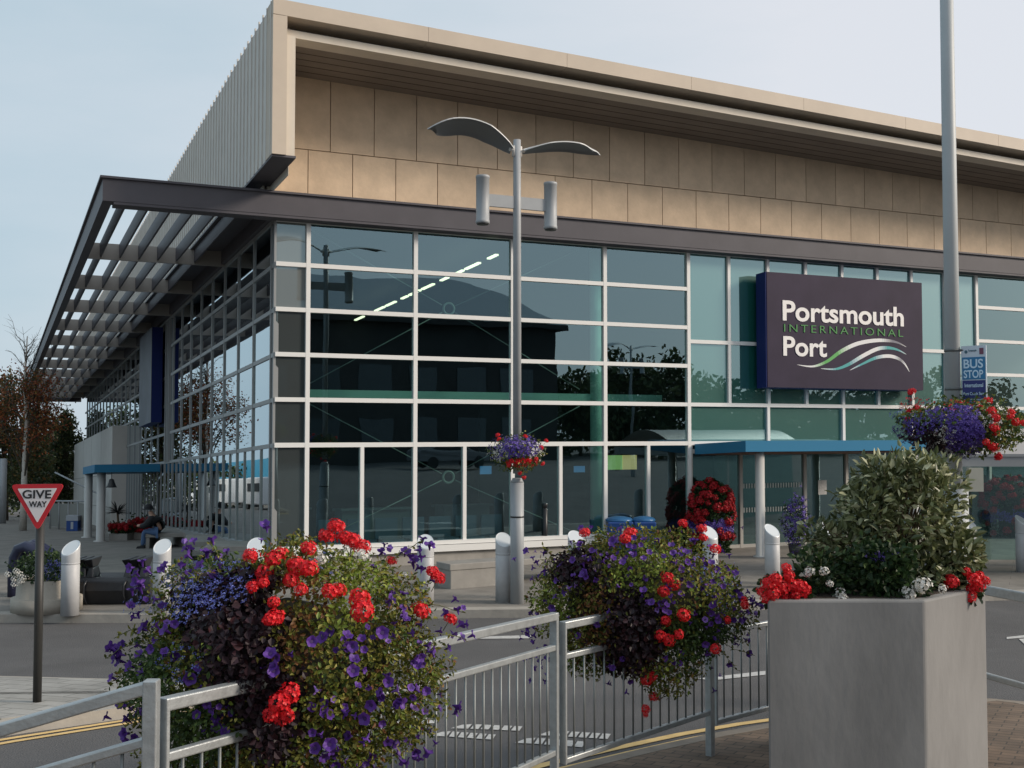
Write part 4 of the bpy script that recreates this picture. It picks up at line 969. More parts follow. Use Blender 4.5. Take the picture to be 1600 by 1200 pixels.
m_ = MB(); 
for z in (.93, .25): a = o0+Vector((0, 0, shh*z)); m_.tube([a+sx*.02-sn*.01, Vector((mp.x, mp.y, a.z))], .012, 8); m_.tube([(mp.x, mp.y, a.z-.012), (mp.x, mp.y, a.z+.012)], .073, 20)
m_.build('clamp', mat('clamp_dark', (.1, .11, .11), .5), BS)

# give way sign
gb = gp(58, 1097, .11); D = gb.y
GW = thing('give_way_sign', gb, 'red and white triangular give way sign on a dark pole at the left', 'sign')
m_ = MB(); m_.tube([gb, (gb.x+.0, gb.y, at(62, 800, D).z)], .037, 20); m_.build('pole', mat('dark_pole', (.028, .028, .026), .5), GW)
tri = [at(16, 757, D-.09), at(101, 756, D-.09), at(58.5, 830, D-.09)]
def rounded(tri, r, grow=0):
    c = sum(tri, Vector())/3; pts = []
    T = [c+(p-c)*(1+grow) for p in tri]
    for i in range(3):
        p, a, b = T[i], T[i-1], T[(i+1) % 3]; u_ = (a-p).normalized(); w__ = (b-p).normalized()
        for k in range(5):
            t = k/4; pts.append((p+u_*r*(1-t)**2+w__*r*t**2))
    return pts
def plate(pts, d0, d1, nm, m__, par):
    m_ = MB(); n = len(pts); a = [p+Vector((0, d0, 0)) for p in pts]; b = [p+Vector((0, d1, 0)) for p in pts]
    m_.add(a+b, [tuple(range(n)), tuple(range(2*n-1, n-1, -1))]+[(i, (i+1) % n, n+(i+1) % n, n+i) for i in range(n)]); m_.build(nm, m__, par)
plate(rounded(tri, .05), 0, .012, 'sign_plate', mat('sign_red', (.50, .015, .025), .4, var=.05, scale=3), GW)
plate(rounded(tri, .012, -.27), -.003, -.001, 'white_field', mat('sign_offwhite', (.72, .68, .68), .4, var=.05, scale=3), GW)
m_k = mat('sign_black_letter', (.012, .012, .014), .5)
for t, x0, x1, y0, y1 in (('GIVE', 35, 80, 779, 765.5), ('WAY', 45, 73, 792.5, 783)):
    a = at(x0, y0, D-.095); b = at(x1, y0, D-.095); c = at(x0, y1, D-.095); m_ = MB()
    put_text(m_, t, a, (1, 0, 0), (0, 0, 1), b.x-a.x, c.z-a.z, .02, depth=.002); m_.build('lettering', m_k, GW)

# benches
def bench(label, p, ln, dp, h, rz, leg=.42, leg2=.42, th=.11):
    root = thing('concrete_bench', p, label, 'bench', 'concrete slab benches on the plaza'); rot = Matrix.Rotation(rz, 3, 'Z'); P0 = Vector(p)
    T = lambda x, y, z: P0+rot @ Vector((x, y, 0))+Vector((0, 0, z))
    m_ = MB(); m_.box(0, ln, 0, dp, h-th, h, 0, T); m_.build('seat', m_cb, root, bevel=.012)
    for a, b in ((.02, leg), (ln-leg2, ln-.02)): m_ = MB(); m_.box(a, b, .015, dp-.015, -.05, h-th, 0, T); m_.build('leg', m_cb, root, bevel=.01)
    return root
m_cb = mat('bench_concrete', (.27, .26, .24), .8, var=.14, scale=3, bump=.15)
p = gp(703, 921, .118); q = gp(862, 908, .118); d = q-p
bench('long concrete bench in front of the glass, partly behind the street lamp', p, 3.0, .5, .42, math.atan2(d.y, d.x), 1.0, .35)
p = gp(226, 857, .118); bench('concrete bench on which the person sits, beside the side glass wall', p, 1.5, 1.9, .40, .15, .12, .12)
p = gp(287, 877, .118); bench('concrete bench left of the side glass wall, directly behind the second bollard from the left', p, .95, 1.9, .42, .25, .14, .14)
p = gp(318, 893, .118); bench('nearest concrete bench by the side glass wall, partly hidden by the largest flower trough', p, 1.1, 1.1, .48, .1, .14, .14)

# moulded black bench
m_mb = mat('black_rubber_bench', (.012, .014, .018), .38, var=.2, scale=4)
m_mn = mat('navy_moulded', (.016, .02, .05), .35, var=.2, scale=4)
def moulded(label, p, ln, m__, rz=0.0, dp=.62):
    root = thing('moulded_bench', p, label, 'bench'); rot = Matrix.Rotation(rz, 3, 'Z'); P0 = Vector(p)
    def prof(xs, m2, nm):
        n = 14; m_ = MB(); rings = []
        for x, top in xs:
            ring_ = []
            for (y, z) in ((0.06, 0), (.0, .22), (.02, .36), (.08, .42), (.30, .40), (dp-.1, .44), (dp, .40), (dp, 0)):
                zz2 = z if z < .3 else z+top*(0.55+.45*math.cos((y-.3)*4)); ring_.append(P0+rot @ Vector((x, y, 0))+Vector((0, 0, zz2)))
            rings.append(ring_)
        k = len(rings[0]); k0 = len(m_.v)
        for r_ in rings: m_.v += r_
        for i in range(len(rings)-1):
            for j_ in range(k): a = k0+i*k+j_; b = k0+i*k+(j_+1) % k; m_.f.append([a, a+k, b+k, b]); m_.m.append(0); m_.sm.append(False)
        m_.f.append([k0+j_ for j_ in range(k)]); m_.m.append(0); m_.sm.append(False)
        e = k0+(len(rings)-1)*k; m_.f.append([e+j_ for j_ in range(k)][::-1]); m_.m.append(0); m_.sm.append(False)
        return m_.build(nm, m__, root, bevel=.02)
    prof([(0, .0), (.10, .0), (ln-.1, 0), (ln, 0)], m__, 'seat')
    for x0, sgn in ((.08, 1), (ln-.42, -1)):
        for k in range(3):
            a = x0+k*.115
            m_ = MB(); pr_ = [(a, .05), (a+.1, .05)]
            pts = [(a-.02, .40, .10), (a+.098, .40, .10), (a+.098, .40, .5), (a-.02, .40, .5)]
            tp = [(a-.03, .68, .02), (a+.10, .70, .02), (a+.10, .70, .55), (a-.03, .68, .55)]
            mid = [(a+.005, .56, .16), (a+.075, .56, .16), (a+.075, .56, .44), (a+.005, .56, .44)]
            T = lambda x, z, y: P0+rot @ Vector((x, y, 0))+Vector((0, 0, z))
            m_.hexa([T(*q) for q in pts]+[T(*q) for q in mid]); m_.hexa([T(*q) for q in mid]+[T(*q) for q in tp]); m_.build('end_rest_rib', m__, root, bevel=.015)
        for k in range(2):
            m_ = MB(); a = x0+.06+k*.2; T = lambda x, z, y: P0+rot @ Vector((x, y, 0))+Vector((0, 0, z))
            m_.tube([T(a, .02, -.0), T(a-.03, .15, -.045), T(a-.03, .30, -.03), T(a, .38, .01)], .018, 6); m_.build('front_rib', m__, root)
p = gp(97, 947, .118); moulded('black moulded bench with ribbed raised ends, behind the leftmost bollard', (p.x, p.y+.05, p.z), 1.30, m_mb, .04)
p = gp(10, 936, .118); NB = thing('moulded_bench', p, 'navy arched moulded seat at the far left edge, behind the stone flower planter', 'bench'); m_ = MB()
zz0 = [(-.02, .0), (-.03, .35), (-.01, .62), (.06, .76), (.18, .80), (.32, .74), (.48, .64), (.62, .55), (.72, .42)]
m_.tube([(p.x+a, p.y+.25, p.z+b) for a, b in zz0], [.075, .07, .075, .085, .095, .10, .10, .10, .09], 8); m_.tube([(p.x+a, p.y+.55, p.z+b) for a, b in zz0], [.075, .07, .075, .085, .095, .10, .10, .10, .09], 8); m_.tube([(p.x+a+.03, p.y+.40, p.z+b-.03) for a, b in zz0[3:]], .11, 8); m_.build('arched_seat', m_mn, NB)

# stone planter at the left
p = gp(50, 962, .118); 
SP = thing('stone_planter', (p.x, p.y+.5, p.z), 'round stone planter with green leaves, white blooms and blue spikes behind the give way sign', 'planter')
m_sp = mat('planter_stone', (.36, .33, .28), .85, var=.12, scale=4, bump=.2)
m_ = MB(); m_.lathe((p.x, p.y+.52, p.z), [(.50, 0), (.50, .20), (.46, .205), (.43, .21), (.42, .46), (.38, .47), (.36, .40), (.01, .40)], 32); m_.build('bowl', m_sp, SP)
rnd.seed(77); f = MB(); c = Vector((p.x, p.y+.5, p.z+.62))
for i in range(1600): q, d = ell_point(c, (.46, .42, .24), .4, 1.08, .25, 2); leaf(f, q, d+rvec(), rvec()+Vector((0, 0, .6)), .06*rnd.uniform(.6, 1.2), .035, 0)
f.build('foliage', [m_dkl], SP)
for x, y in ((12, 898), (25, 893), (22, 905), (32, 908), (22, 913), (30, 897), (35, 903)): q = at(x, y, p.y+.02); inst('white_bloom', ME_GERW, SP, q, qrot((0, -1, .6)), 1.15)
m_ = MB()
for i in range(9):
    q = at(70+i*3.5, 905-rnd.uniform(0, 10), p.y+.4); 
    for k in range(16): tiny_flowers(m_, q+Vector((rnd.gauss(0, .012), rnd.gauss(0, .012), rnd.uniform(-.05, .26))), Vector((0, -1, .3)), .022)
m_.build('blue_spikes', m_lob, SP)

# flower towers by the doors
def tower(label, x, yb, wpx, hpx, n, dark, seed, lower=True):
    p = gp(x, yb, .118); s = p.y/1780; w2 = wpx*s/2; h = hpx*s; rnd.seed(seed)
    root = thing('flower_tower', p, label, 'flower tower'); f = MB(); fl_ = MB()
    for i in range(n):
        z = rnd.random(); r = w2*(.75+.3*math.sin(math.pi*min(1, z*.9+.1)))*math.sqrt(rnd.uniform(.5, 1))*(1+.2*noise.noise(Vector((z*5, i*.01, seed))))*(1 if z < .85 else math.sqrt(max(0, (1-z)/.15)))
        a = rnd.random()*6.283; q = p+Vector((r*math.cos(a), r*math.sin(a), z*h)); d = Vector((math.cos(a), math.sin(a), .2))
        leaf(f, q, d+rvec(), rvec(), .09*rnd.uniform(.6, 1.2), .06, 0)
    f.build('foliage', [m_dkl], root)
    m_ = MB(); m_.tube([p, p+Vector((0, 0, h*.9))], w2*.5, 12); m_.build('tower_core', MATS['trough_liner'], root)
    cnt = 0
    for i in range(98):
        z = rnd.uniform(.42, 1) if rnd.random() < .8 else rnd.uniform(.05, .42); r = w2*(.85+.25*math.sin(math.pi*min(1, z*.9+.1)))*(1 if z < .85 else math.sqrt(max(.05, (1-z)/.15)))
        a = rnd.uniform(math.pi*.9, 2.1*math.pi) if i < 74 else rnd.uniform(0, math.pi); q = p+Vector((r*math.cos(a), r*math.sin(a), z*h)); inst('dark_red_bloom' if dark else 'geranium_bloom', ME_GERD, root, q, qrot(Vector((math.cos(a), math.sin(a), .4))), rnd.uniform(.8, 1.5))
    lb = MB()
    for i in range(380):
        z = rnd.gauss(.36, .05); a = rnd.uniform(math.pi, 2*math.pi); r = w2*1.08; tiny_flowers(lb, p+Vector((r*math.cos(a), r*math.sin(a), z*h)), Vector((math.cos(a), math.sin(a), .2)), .04)
    o = lb.build('violet_flowers', m_lobv, root); o['kind'] = 'stuff'; return root
tower('tall tower of red geraniums left of the entrance doors', 1111, 862, 62, 110, 2600, False, 51)
tower('dark red flower tower at the right, seen through the glass shelter', 1585, 838, 90, 92, 2000, True, 52)
p = gp(1245, 872, .118); rnd.seed(4)
VT = thing('violet_flower_pot', p, 'small pot of violet flowers by the entrance doors, behind the planter', 'plant')
m_ = MB(); m_.lathe(p, [(.14, 0), (.18, .3), (.16, .3), (.01, .26)], 16); m_.build('pot', m_blk, VT)
f = MB(); lb = MB(); c = p+Vector((0, 0, .75))
for i in range(500): q, d = ell_point(c, (.26, .26, .50), .3, 1.1, .3, 5); leaf(f, q, d+rvec(), rvec(), .06, .04)
for i in range(420): q, d = ell_point(c, (.28, .28, .55), .7, 1.1, .3, 5); tiny_flowers(lb, q, d, .035)
f.build('foliage', m_dkl, VT); lb.build('flowers', m_lobv, VT)['kind'] = 'stuff'

# blue bins
m_bb = mat('bin_blue', (.012, .06, .24), .35, var=.1, scale=3)
for x, lab, wpx in ((968, 'blue wheeled bin with a paper label, in front of the glass', 40), (1006, 'blue wheeled bin beside the red flower tower, half hidden by flowers', 34)):
    p = gp(x, 868, .118); w2 = wpx*p.y/1780/2; root = thing('wheeled_bin', p, lab, 'bin', 'blue bins by the doors')
    m_ = MB(); m_.hexa([p+Vector(q) for q in ((-w2*.85, -.25, .08), (w2*.85, -.25, .08), (w2*.85, .25, .08), (-w2*.85, .25, .08), (-w2, -.32, .74), (w2, -.32, .74), (w2, .32, .74), (-w2, .32, .74))]); m_.build('body', m_bb, root, bevel=.03)
    m_ = MB(); m_.lathe(p+Vector((0, 0, .74)), [(w2*1.08, 0), (w2*1.08, .03), (w2*.9, .07), (w2*.4, .10), (.01, .105)], 20); m_.build('lid', mat('bin_lid', (.03, .14, .32), .35), root)
    for s in (-1, 1): m_ = MB(); m_.tube([p+Vector((s*w2*.7-.02, .28, .08)), p+Vector((s*w2*.7+.02, .28, .08))], .08, 12); m_.build('wheel', m_blk, root)
    if x < 1000: m_ = MB(); m_.box(p.x+.02, p.x+.12, p.y-.335, p.y-.322, p.z+.46, p.z+.60); m_.build('paper_label', m_white, root)

# glass shelter at the right
SD = 20.6; a = at(1503, 730, SD); zt2 = at(1503, 711, SD).z; zb2 = at(1503, 729, SD).z
SH_ = thing('glass_shelter', (a.x+3, SD+.8, .118), 'grey framed glass shelter with a curved roof at the right edge', 'shelter')
m_sg = mat('shelter_grey', (.26, .27, .28), .5, var=.05)
x0, x1 = a.x, a.x+7.5
m_ = MB(); m_.box(x0, x1, SD, SD+.10, zb2, zt2); m_.box(x0, x1, SD+1.9, SD+2, zb2, zt2); m_.box(x0, x0+.1, SD+.10, SD+1.9, zb2, zt2); m_.box(x0, x1, SD-.02, SD, zt2-.03, zt2+.02); m_.build('fascia', m_sg, SH_)
m_ = MB(); n = 12; sx0 = at(1530, 700, SD).x; V0 = []
for i in range(n+1):
    t = i/n; V0.append((SD+2*t, zt2+.02+.46*math.sin(math.pi*t)))
m_.add([(sx0-.3, y, z) for y, z in V0]+[(x1, y, z) for y, z in V0], [(i, i+1, n+2+i, n+1+i) for i in range(n)], 0, True)
m_.build('curved_roof', mat('shelter_roof', (.36, .35, .34), .5, var=.1, scale=2), SH_)
m_ = MB()
m_.box(x0, x0+.09, SD+1.9, SD+1.99, .118, zb2-.002)
m_.build('post', m_sg, SH_)
for k in range(3):
    xx = x0+.95+k*2.0; m_ = MB(); m_.add([(xx, SD+1.95, .25), (xx+1.9, SD+1.95, .25), (xx+1.9, SD+1.95, zb2-.05), (xx, SD+1.95, zb2-.05)], [(0, 1, 2, 3)]); m_.build('glass_panel', g_clear, SH_)
m_ = MB(); q0 = at(1513, 768, SD-.1); q1 = at(1535, 731, SD-.1); m_.box(q0.x, q1.x, SD-.14, SD-.02, q0.z, q1.z); m_.build('notice_box', mat('notice_cream', (.40, .39, .33), .6, var=.05, scale=6), SH_)

# ------------------------------------------------------------------ left background
# person on the bench
pb = at(246, 836, 31.0); 
def skinned(name, pts, edges, rad, m__, parent):
    me = bpy.data.meshes.new(name); me.from_pydata([tuple(Vector(q)-parent_loc(parent)) for q in pts], edges, []); o = bpy.data.objects.new(name, me); COL.objects.link(o); o.parent = parent
    me.materials.append(m__); sk = o.modifiers.new('skin', 'SKIN'); sk.use_smooth_shade = True
    for i, r_ in enumerate(rad): me.skin_vertices[0].data[i].radius = (r_, r_); me.skin_vertices[0].data[i].use_root = (i == 0)
    sb = o.modifiers.new('sub', 'SUBSURF'); sb.levels = 1; sb.render_levels = 1; return o
PE = thing('person', (pb.x, pb.y, pb.z), 'person in a dark jacket, blue jeans and dark hat sitting hunched forward on a bench', 'person')
sk_ = mat('skin', (.42, .26, .19), .55); jk = mat('jacket_black', (.012, .013, .016), .8); jn = mat('jeans_blue', (.06, .12, .24), .8)
b0 = Vector((pb.x+.10, pb.y, pb.z))
skinned('body', [b0+Vector(q) for q in ((0, 0, .12), (-.10, 0, .34), (-.22, 0, .50), (-.28, 0, .58), (-.32, 0, .66), (-.2, -.18, .46), (-.36, -.22, .28), (-.56, -.14, .26), (-.62, -.13, .26), (-.2, .18, .46), (-.36, .22, .28), (-.56, .14, .26), (-.62, .13, .26))],
    [(0, 1), (1, 2), (2, 3), (3, 4), (2, 5), (5, 6), (6, 7), (7, 8), (2, 9), (9, 10), (10, 11), (11, 12)], [.06, .06, .07, .055, .095, .05, .045, .045, .04, .05, .045, .045, .04], sk_, PE)
skinned('jacket', [b0+Vector(q) for q in ((.01, 0, .10), (-.10, 0, .34), (-.21, 0, .49), (-.2, -.19, .45), (-.36, -.23, .27), (-.52, -.15, .25), (-.2, .19, .45), (-.36, .23, .27), (-.52, .15, .25))],
    [(0, 1), (1, 2), (2, 3), (3, 4), (4, 5), (2, 6), (6, 7), (7, 8)], [.19, .21, .19, .115, .09, .075, .115, .09, .075], jk, PE)
skinned('jeans', [b0+Vector(q) for q in ((0, 0, .08), (-.12, -.1, .08), (-.42, -.13, .12), (-.46, -.13, -.28), (-.12, .1, .08), (-.42, .13, .12), (-.46, .13, -.28))], [(0, 1), (1, 2), (2, 3), (0, 4), (4, 5), (5, 6)], [.15, .10, .075, .055, .10, .075, .055], jn, PE)
hh = b0+Vector((-.345, 0, .70)); m_ = MB(); m_.lathe(hh+Vector((0, 0, -.0)), [(.11, 0), (.12, .02), (.105, .08), (.07, .13), (.01, .15)], 14); m_.lathe(hh, [(.165, -.01), (.165, .01), (.1, .02)], 16); m_.build('hat', jk, PE)
m_ = MB()
for s in (-.13, .13): m_.hexa([b0+Vector((-.46, s, -.36))+Vector(q) for q in ((-.17, -.045, 0), (.06, -.045, 0), (.06, .045, 0), (-.17, .045, 0), (-.13, -.04, .07), (.05, -.04, .09), (.05, .04, .09), (-.13, .04, .07))])
m_.build('shoes', jk, PE)

def gbase(x, y): return gp(x, y, .118)
# cordyline with flowers
p = gbase(183, 842); 
CY = thing('cordyline', p, 'small spiky cordyline palm in a tub under the side canopy', 'plant')
m_ = MB(); m_.lathe(p, [(.25, 0), (.3, .3), (.27, .3), (.01, .26)], 16); m_.build('pot', m_cb, CY)
tp = Vector((p.x, p.y, at(182, 800, p.y).z)); m_ = MB(); m_.tube([p, p+Vector((.03, 0, .5)), tp], [.05, .04, .035], 8); m_.build('trunk', MATS['woody_stem'], CY)
m_ = MB(); rnd.seed(6)
for i in range(90):
    d = rvec(); d.z = abs(d.z)*.9-.25; leaf(m_, tp, d, Vector((0, 0, 1)), rnd.uniform(.3, .48), .035)
m_.build('foliage', [mat('cordyline_leaf', (.02, .022, .02), .6)], CY)
def flowerbed(label, x0, x1, y, h, seed, depth=1.2):
    a, b = gbase(x0, y), gbase(x1, y); root = thing('flower_planter', (a+b)/2, label, 'planter'); m_ = MB(); m_.box(a.x, b.x, a.y, a.y+.6, a.z-.1, a.z+.22); m_.build('trough', m_cb, root); rnd.seed(seed); f = MB()
    for i in range(700): leaf(f, Vector((rnd.uniform(a.x, b.x), a.y+rnd.uniform(0, .6), a.z+.22+abs(rnd.gauss(0, h*.45)))), rvec()+Vector((0, 0, .4)), rvec(), .09, .06)
    f.build('foliage', [m_dkl], root)
    for i in range(45): inst('dark_red_bloom', ME_GERD, root, (rnd.uniform(a.x, b.x), a.y+rnd.uniform(-.05, .4), a.z+.25+rnd.uniform(0, h)), qrot((0, -1, 1)), rnd.uniform(.7, 1.2))
flowerbed('low planter of dark red flowers by the canopy columns', 170, 195, 845, .28, 61)
flowerbed('low planter of dark red flowers beside the seated person', 199, 226, 843, .42, 62)
# bell lamp under the canopy
q = B(-1.5, 15.25, 2.2); m_ = MB(); e = Vector((q.x+.0, q.y, q.z)); m_.lathe(e+Vector((0, 0, -.42)), [(.17, 0), (.13, .05), (.09, .16), (.07, .24), (.01, .27)], 14); m_.tube([e+Vector((0, 0, -.2)), e+Vector((0, 0, .04))], .012, 6)
single(m_, 'bell_lamp', [m_blk], e, 'black bell-shaped lamp hanging under the blue side canopy', 'lamp')

# trees
m_bark = mat('dark_bark', (.07, .055, .04), .9, var=.3, scale=6); m_birch = mat('birch_bark', (.50, .47, .42), .8, var=.18, scale=5, stretch=(1, 1, 5))
l_aut = leafmat('leaf_autumn', (.22, .05, .025), (.38, .12, .04), (.30, .20, .06)); l_autg = leafmat('leaf_autumn_green', (.05, .055, .02), (.12, .10, .03), (.22, .10, .03))
l_dark = leafmat('leaf_tree_dark', (.022, .036, .016), (.06, .085, .03), (.13, .15, .06))
def tree(label, name, base, h, cr, crown_z, n, ls, lmats, bark, seed, bare=0, tr=.16, cat='tree', grp=None, clump=26, kmax=.93):
    rnd.seed(seed); root = thing(name, base, label, cat, grp); base = Vector(base); t = MB(); f = MB(); top = base+Vector((rnd.gauss(0, .1), rnd.gauss(0, .1), h*.92))
    path = [base.lerp(top, i/7)+Vector((rnd.gauss(0, .05), rnd.gauss(0, .05), 0))*(i > 0) for i in range(8)]
    t.tube(path, [tr*(1-.85*i/7) for i in range(8)], 8, 0); c = base+Vector((0, 0, crown_z)); ends = []
    for i in range(clump):
        k = rnd.uniform(.22, kmax); p0 = base.lerp(top, k); d = rvec(); d.z = abs(d.z)*.6+.15
        e = c+Vector((d.x*cr[0], d.y*cr[1], (rnd.uniform(-.8, .9))*cr[2]))*rnd.uniform(.7, 1.05)
        e.x = base.x+(e.x-base.x)*math.sqrt(max(.1, 1-((e.z-c.z)/cr[2])**2*.75)); m1 = p0.lerp(e, .5)+Vector((0, 0, .1*cr[2]))+rvec()*.15
        t.tube([p0, m1, e], [tr*.26*(1-k*.5), tr*.15, .012], 5, 1, cap=False); ends += [(e, 1), (m1.lerp(e, .5), .7)]
        for j in range(4):
            tw = e+rvec()*cr[0]*.28+Vector((0, 0, .15)); t.tube([m1.lerp(e, rnd.uniform(.4, 1)), tw], [.014, .005], 4, 1, cap=False); ends.append((tw, .6))
    if bare:
        for i in range(bare):
            p0 = base.lerp(top, rnd.uniform(.6, .95)); d = Vector((rnd.gauss(0, .45), rnd.gauss(0, .45), 1)).normalized(); ln = rnd.uniform(.8, 1.7)*cr[2]*.5; pts = [p0]
            for k in range(5): pts.append(pts[-1]+(d+rvec()*.35).normalized()*ln/5)
            t.tube(pts, [.022, .018, .014, .010, .007, .004], 4, 1, cap=False)
            for k in range(1, 5):
                for q in range(2): t.tube([pts[k], pts[k]+(d+rvec()*.9).normalized()*ln*.3], [.007, .002], 3, 1, cap=False)
    per = max(1, n//len(ends))
    for (e, s) in ends:
        rr = cr[0]*.30*s+.1; mi = rnd.choice(range(len(lmats)))
        for i in range(per):
            q = e+Vector((rnd.gauss(0, rr*.6), rnd.gauss(0, rr*.6), rnd.gauss(0, rr*.5))); leaf(f, q, rvec(), rvec()+Vector((0, 0, .5)), ls*rnd.uniform(.6, 1.3), ls*.6, mi if rnd.random() < .75 else rnd.choice(range(len(lmats))))
    t.build('trunk', [bark, m_bark], root); f.build('crown', lmats, root); return root
p = gbase(36, 829); s = p.y/1780
tree('slender autumn tree with white trunk and rust-red leaves, bare twigs at the top, left edge', 'autumn_tree', p, 330*s, (60*s, 34*s, 80*s), 180*s, 5000, 4.2*s, [l_aut, l_aut, l_autg], m_birch, 71, bare=30, tr=6*s, clump=30, kmax=.62)
def ftree(label, x, Y, ytop, w, seed, lm, ls, nm='dark_tree', n=5200, low=.5):
    b = at(x, 800, Y); b.z = G(b.x, b.y)+.1; s = Y/1780; h = at(x, ytop, Y).z-b.z
    return tree(label, nm, b, h, (w*s/2, w*s/2, h*low), h*(1-low)*1.0, n, ls*s, lm, m_bark, seed, tr=.2, grp='trees behind the left end of the terminal', clump=30)
ftree('dark green tree at the far left edge, behind the autumn tree', 8, 62, 570, 130, 81, [l_dark, l_autg], 6.5)
ftree('dark green tree between the autumn tree and the rendered wall', 78, 70, 628, 90, 82, [l_dark], 6.0, n=4200, low=.55)
ftree('narrow dark conifer tight against the far corner of the terminal', 104, 66, 640, 46, 83, [l_dark], 5.0, n=5000, low=.52)
ftree('low dark tree filling the gap under the autumn tree', 48, 74, 668, 110, 84, [l_dark], 6.5, n=6500, low=.5)
# far hedge so that the plaza ends against planting
hg = MB(); rnd.seed(90)
for i in range(9000):
    x = rnd.uniform(-75, 0); y = 82+rnd.gauss(0, 1.5)+.25*abs(x)*0; z = G(x, y)+rnd.random()**.7*(3.4+1.2*noise.noise(Vector((x*.3, 0, 0)))); 
    if uv(x, y)[0] > -2.5: continue
    leaf(hg, Vector((x, y, z)), rvec(), rvec(), .42, .26, 0)
hb = MB()
hb.box(-75, -38, 83, 84.5, -5, .2)
o = hg.build('hedge', [l_dark]); o['kind'] = 'stuff'; o['label'] = 'dark hedge closing the far left of the plaza'; o['category'] = 'hedge'
# ramp balustrade
a, b = gbase(78, 826), gbase(137, 830); a.z -= 0; RB = thing('ramp_balustrade', a, 'grey glass-panelled balustrade of a ramp in front of the rendered wall', 'railing')
m_ = MB(); 
hts = 1.15; m_.tube([a+Vector((0, 0, hts)), b+Vector((0, 0, hts))], .035, 8); m_.tube([a+Vector((-.3, 1.2, 2.3)), b+Vector((0, 1.2, 1.35))], .035, 8); m_.build('handrail', m_steel, RB)
for k in range(5): m_ = MB(); q = a.lerp(b, k/4); m_.tube([q, q+Vector((0, 0, hts))], .03, 8); m_.build('post', m_steel, RB)
m_ = MB(); m_.add([a+Vector((0, .02, .1)), b+Vector((0, .02, .1)), b+Vector((0, .02, 1.05)), a+Vector((0, .02, 1.05))], [(0, 1, 2, 3)]); m_.build('infill_panel', mat('balustrade_infill', (.22, .22, .20), .5), RB)
p = gbase(120, 829); m_ = MB(); m_.box(p.x-.22, p.x+.22, p.y-.5, p.y-.1, p.z, p.z+.42); m_.box(p.x-.235, p.x+.235, p.y-.52, p.y-.08, p.z+.424, p.z+.62, 1); m_.box(p.x-.05, p.x+.05, p.y-.505, p.y-.501, p.z+.1, p.z+.38, 1)
single(m_, 'recycling_bin', [m_bb, mat('bin_grey', (.35, .38, .42), .5)], p, 'small blue bin with pale top in front of the ramp balustrade', 'bin')
p = gbase(4, 818); m_ = MB(); m_.tube([p, p+Vector((0, 0, 3.2))], .16, 12); single(m_, 'grey_post', [m_steel], p, 'short grey post at the extreme left edge beside the autumn tree', 'post')

# ================================================================== what the glass reflects: the other side of the road
def BW(u, v, z): return Vector((XC+u*UX+v*VX, YC+u*UY+v*VY, z))
def mirror(px, py, Lb):
    u, z = onF(px, py, 0); d = ray(px, py); p = BW(u, 0, 0); vc = uv(0, 0)[1]; uc = uv(0, 0)[0]; k = (-vc+Lb)/(-vc)
    return uc+(u-uc)*k, H+(z-H)*k
Lb = 52
uR, zW = mirror(868, 505, Lb); uL = mirror(431, 505, Lb)[0]-14; _, zW = mirror(660, 508, Lb); _, zR = mirror(700, 440, Lb+7)
OB = thing('harbour_building', BW((uL+uR)/2, -Lb-8, .7), 'dark two-storey building across the road, seen only mirrored in the terminal glass', 'building')
m_ob = mat('shade_dark_wall', (.028, .027, .028), .7, var=.3, scale=.4); m_or = mat('metal_roof', (.30, .34, .38), .6)  # the wall's shade is put into its near-black colour
m_ = MB(); m_.box(uL, uR, -Lb-16, -Lb, .6, zW, 0, BW); m_.box(uL, uR+.8, -Lb-16.5, -Lb+.8, zW+.005, zW+.4, 0, BW); m_.build('wall', m_ob, OB)
m_ = MB(); e = .8; z0 = zW+.41
m_.add([BW(uL, -Lb+e, z0), BW(uR+e, -Lb+e, z0), BW(uR+e, -Lb-16, z0), BW(uL, -Lb-16, z0), BW(uL, -Lb-7, zR), BW(uR-3.5, -Lb-7, zR)], [(0, 1, 5, 4), (1, 2, 5), (2, 3, 4, 5), (3, 0, 4)]); m_.build('roof', m_or, OB)
for k in range(9):
    u = uL+3+k*(uR-uL-6)/8
    for z in (1.9, 5.3): m_ = MB(); m_.box(u-1.1, u+1.1, -Lb+.002, -Lb+.05, z, z+1.9, 0, BW); m_.build('window', mat('mirror_window', (.06, .075, .085), .2), OB)
rnd.seed(101)
for i, (px, ytop) in enumerate(((905, 585), (945, 560), (985, 572), (1030, 562), (1075, 590), (1140, 596), (1200, 588), (1280, 598), (1370, 590), (1450, 570), (1520, 600))):
    L2 = 62+(i % 3)*5; u, z = mirror(px, ytop, L2); b = BW(u, -L2, .7); hgt = z-.7
    tree('dark broadleaf tree across the road, seen only mirrored in the glass', 'roadside_tree', b, hgt, (3.4, 3.4, hgt*.5), hgt*.5, 2400, .55, [l_dark], m_bark, 200+i, tr=.2, grp='trees mirrored in the terminal glass', clump=16)
hg = MB()
for i in range(7000):
    u = rnd.uniform(-60, 130); q = BW(u, -70-rnd.random()*3, .6+rnd.random()**.7*(4.2+1.5*noise.noise(Vector((u*.15, 7, 0))))); leaf(hg, q, rvec(), rvec(), .8, .5)
o = hg.build('roadside_hedge', [l_dark]); o['kind'] = 'stuff'
u, z = mirror(988, 541, 29); q = BW(u, -29, .7); lamp((q.x, q.y, z-7.22), 'grey street lamp across the road, mirrored right of the centre column'); 
u, z = mirror(486, 440, 12.5); q = BW(u, -12.5, 0); qz = G(q.x, q.y)
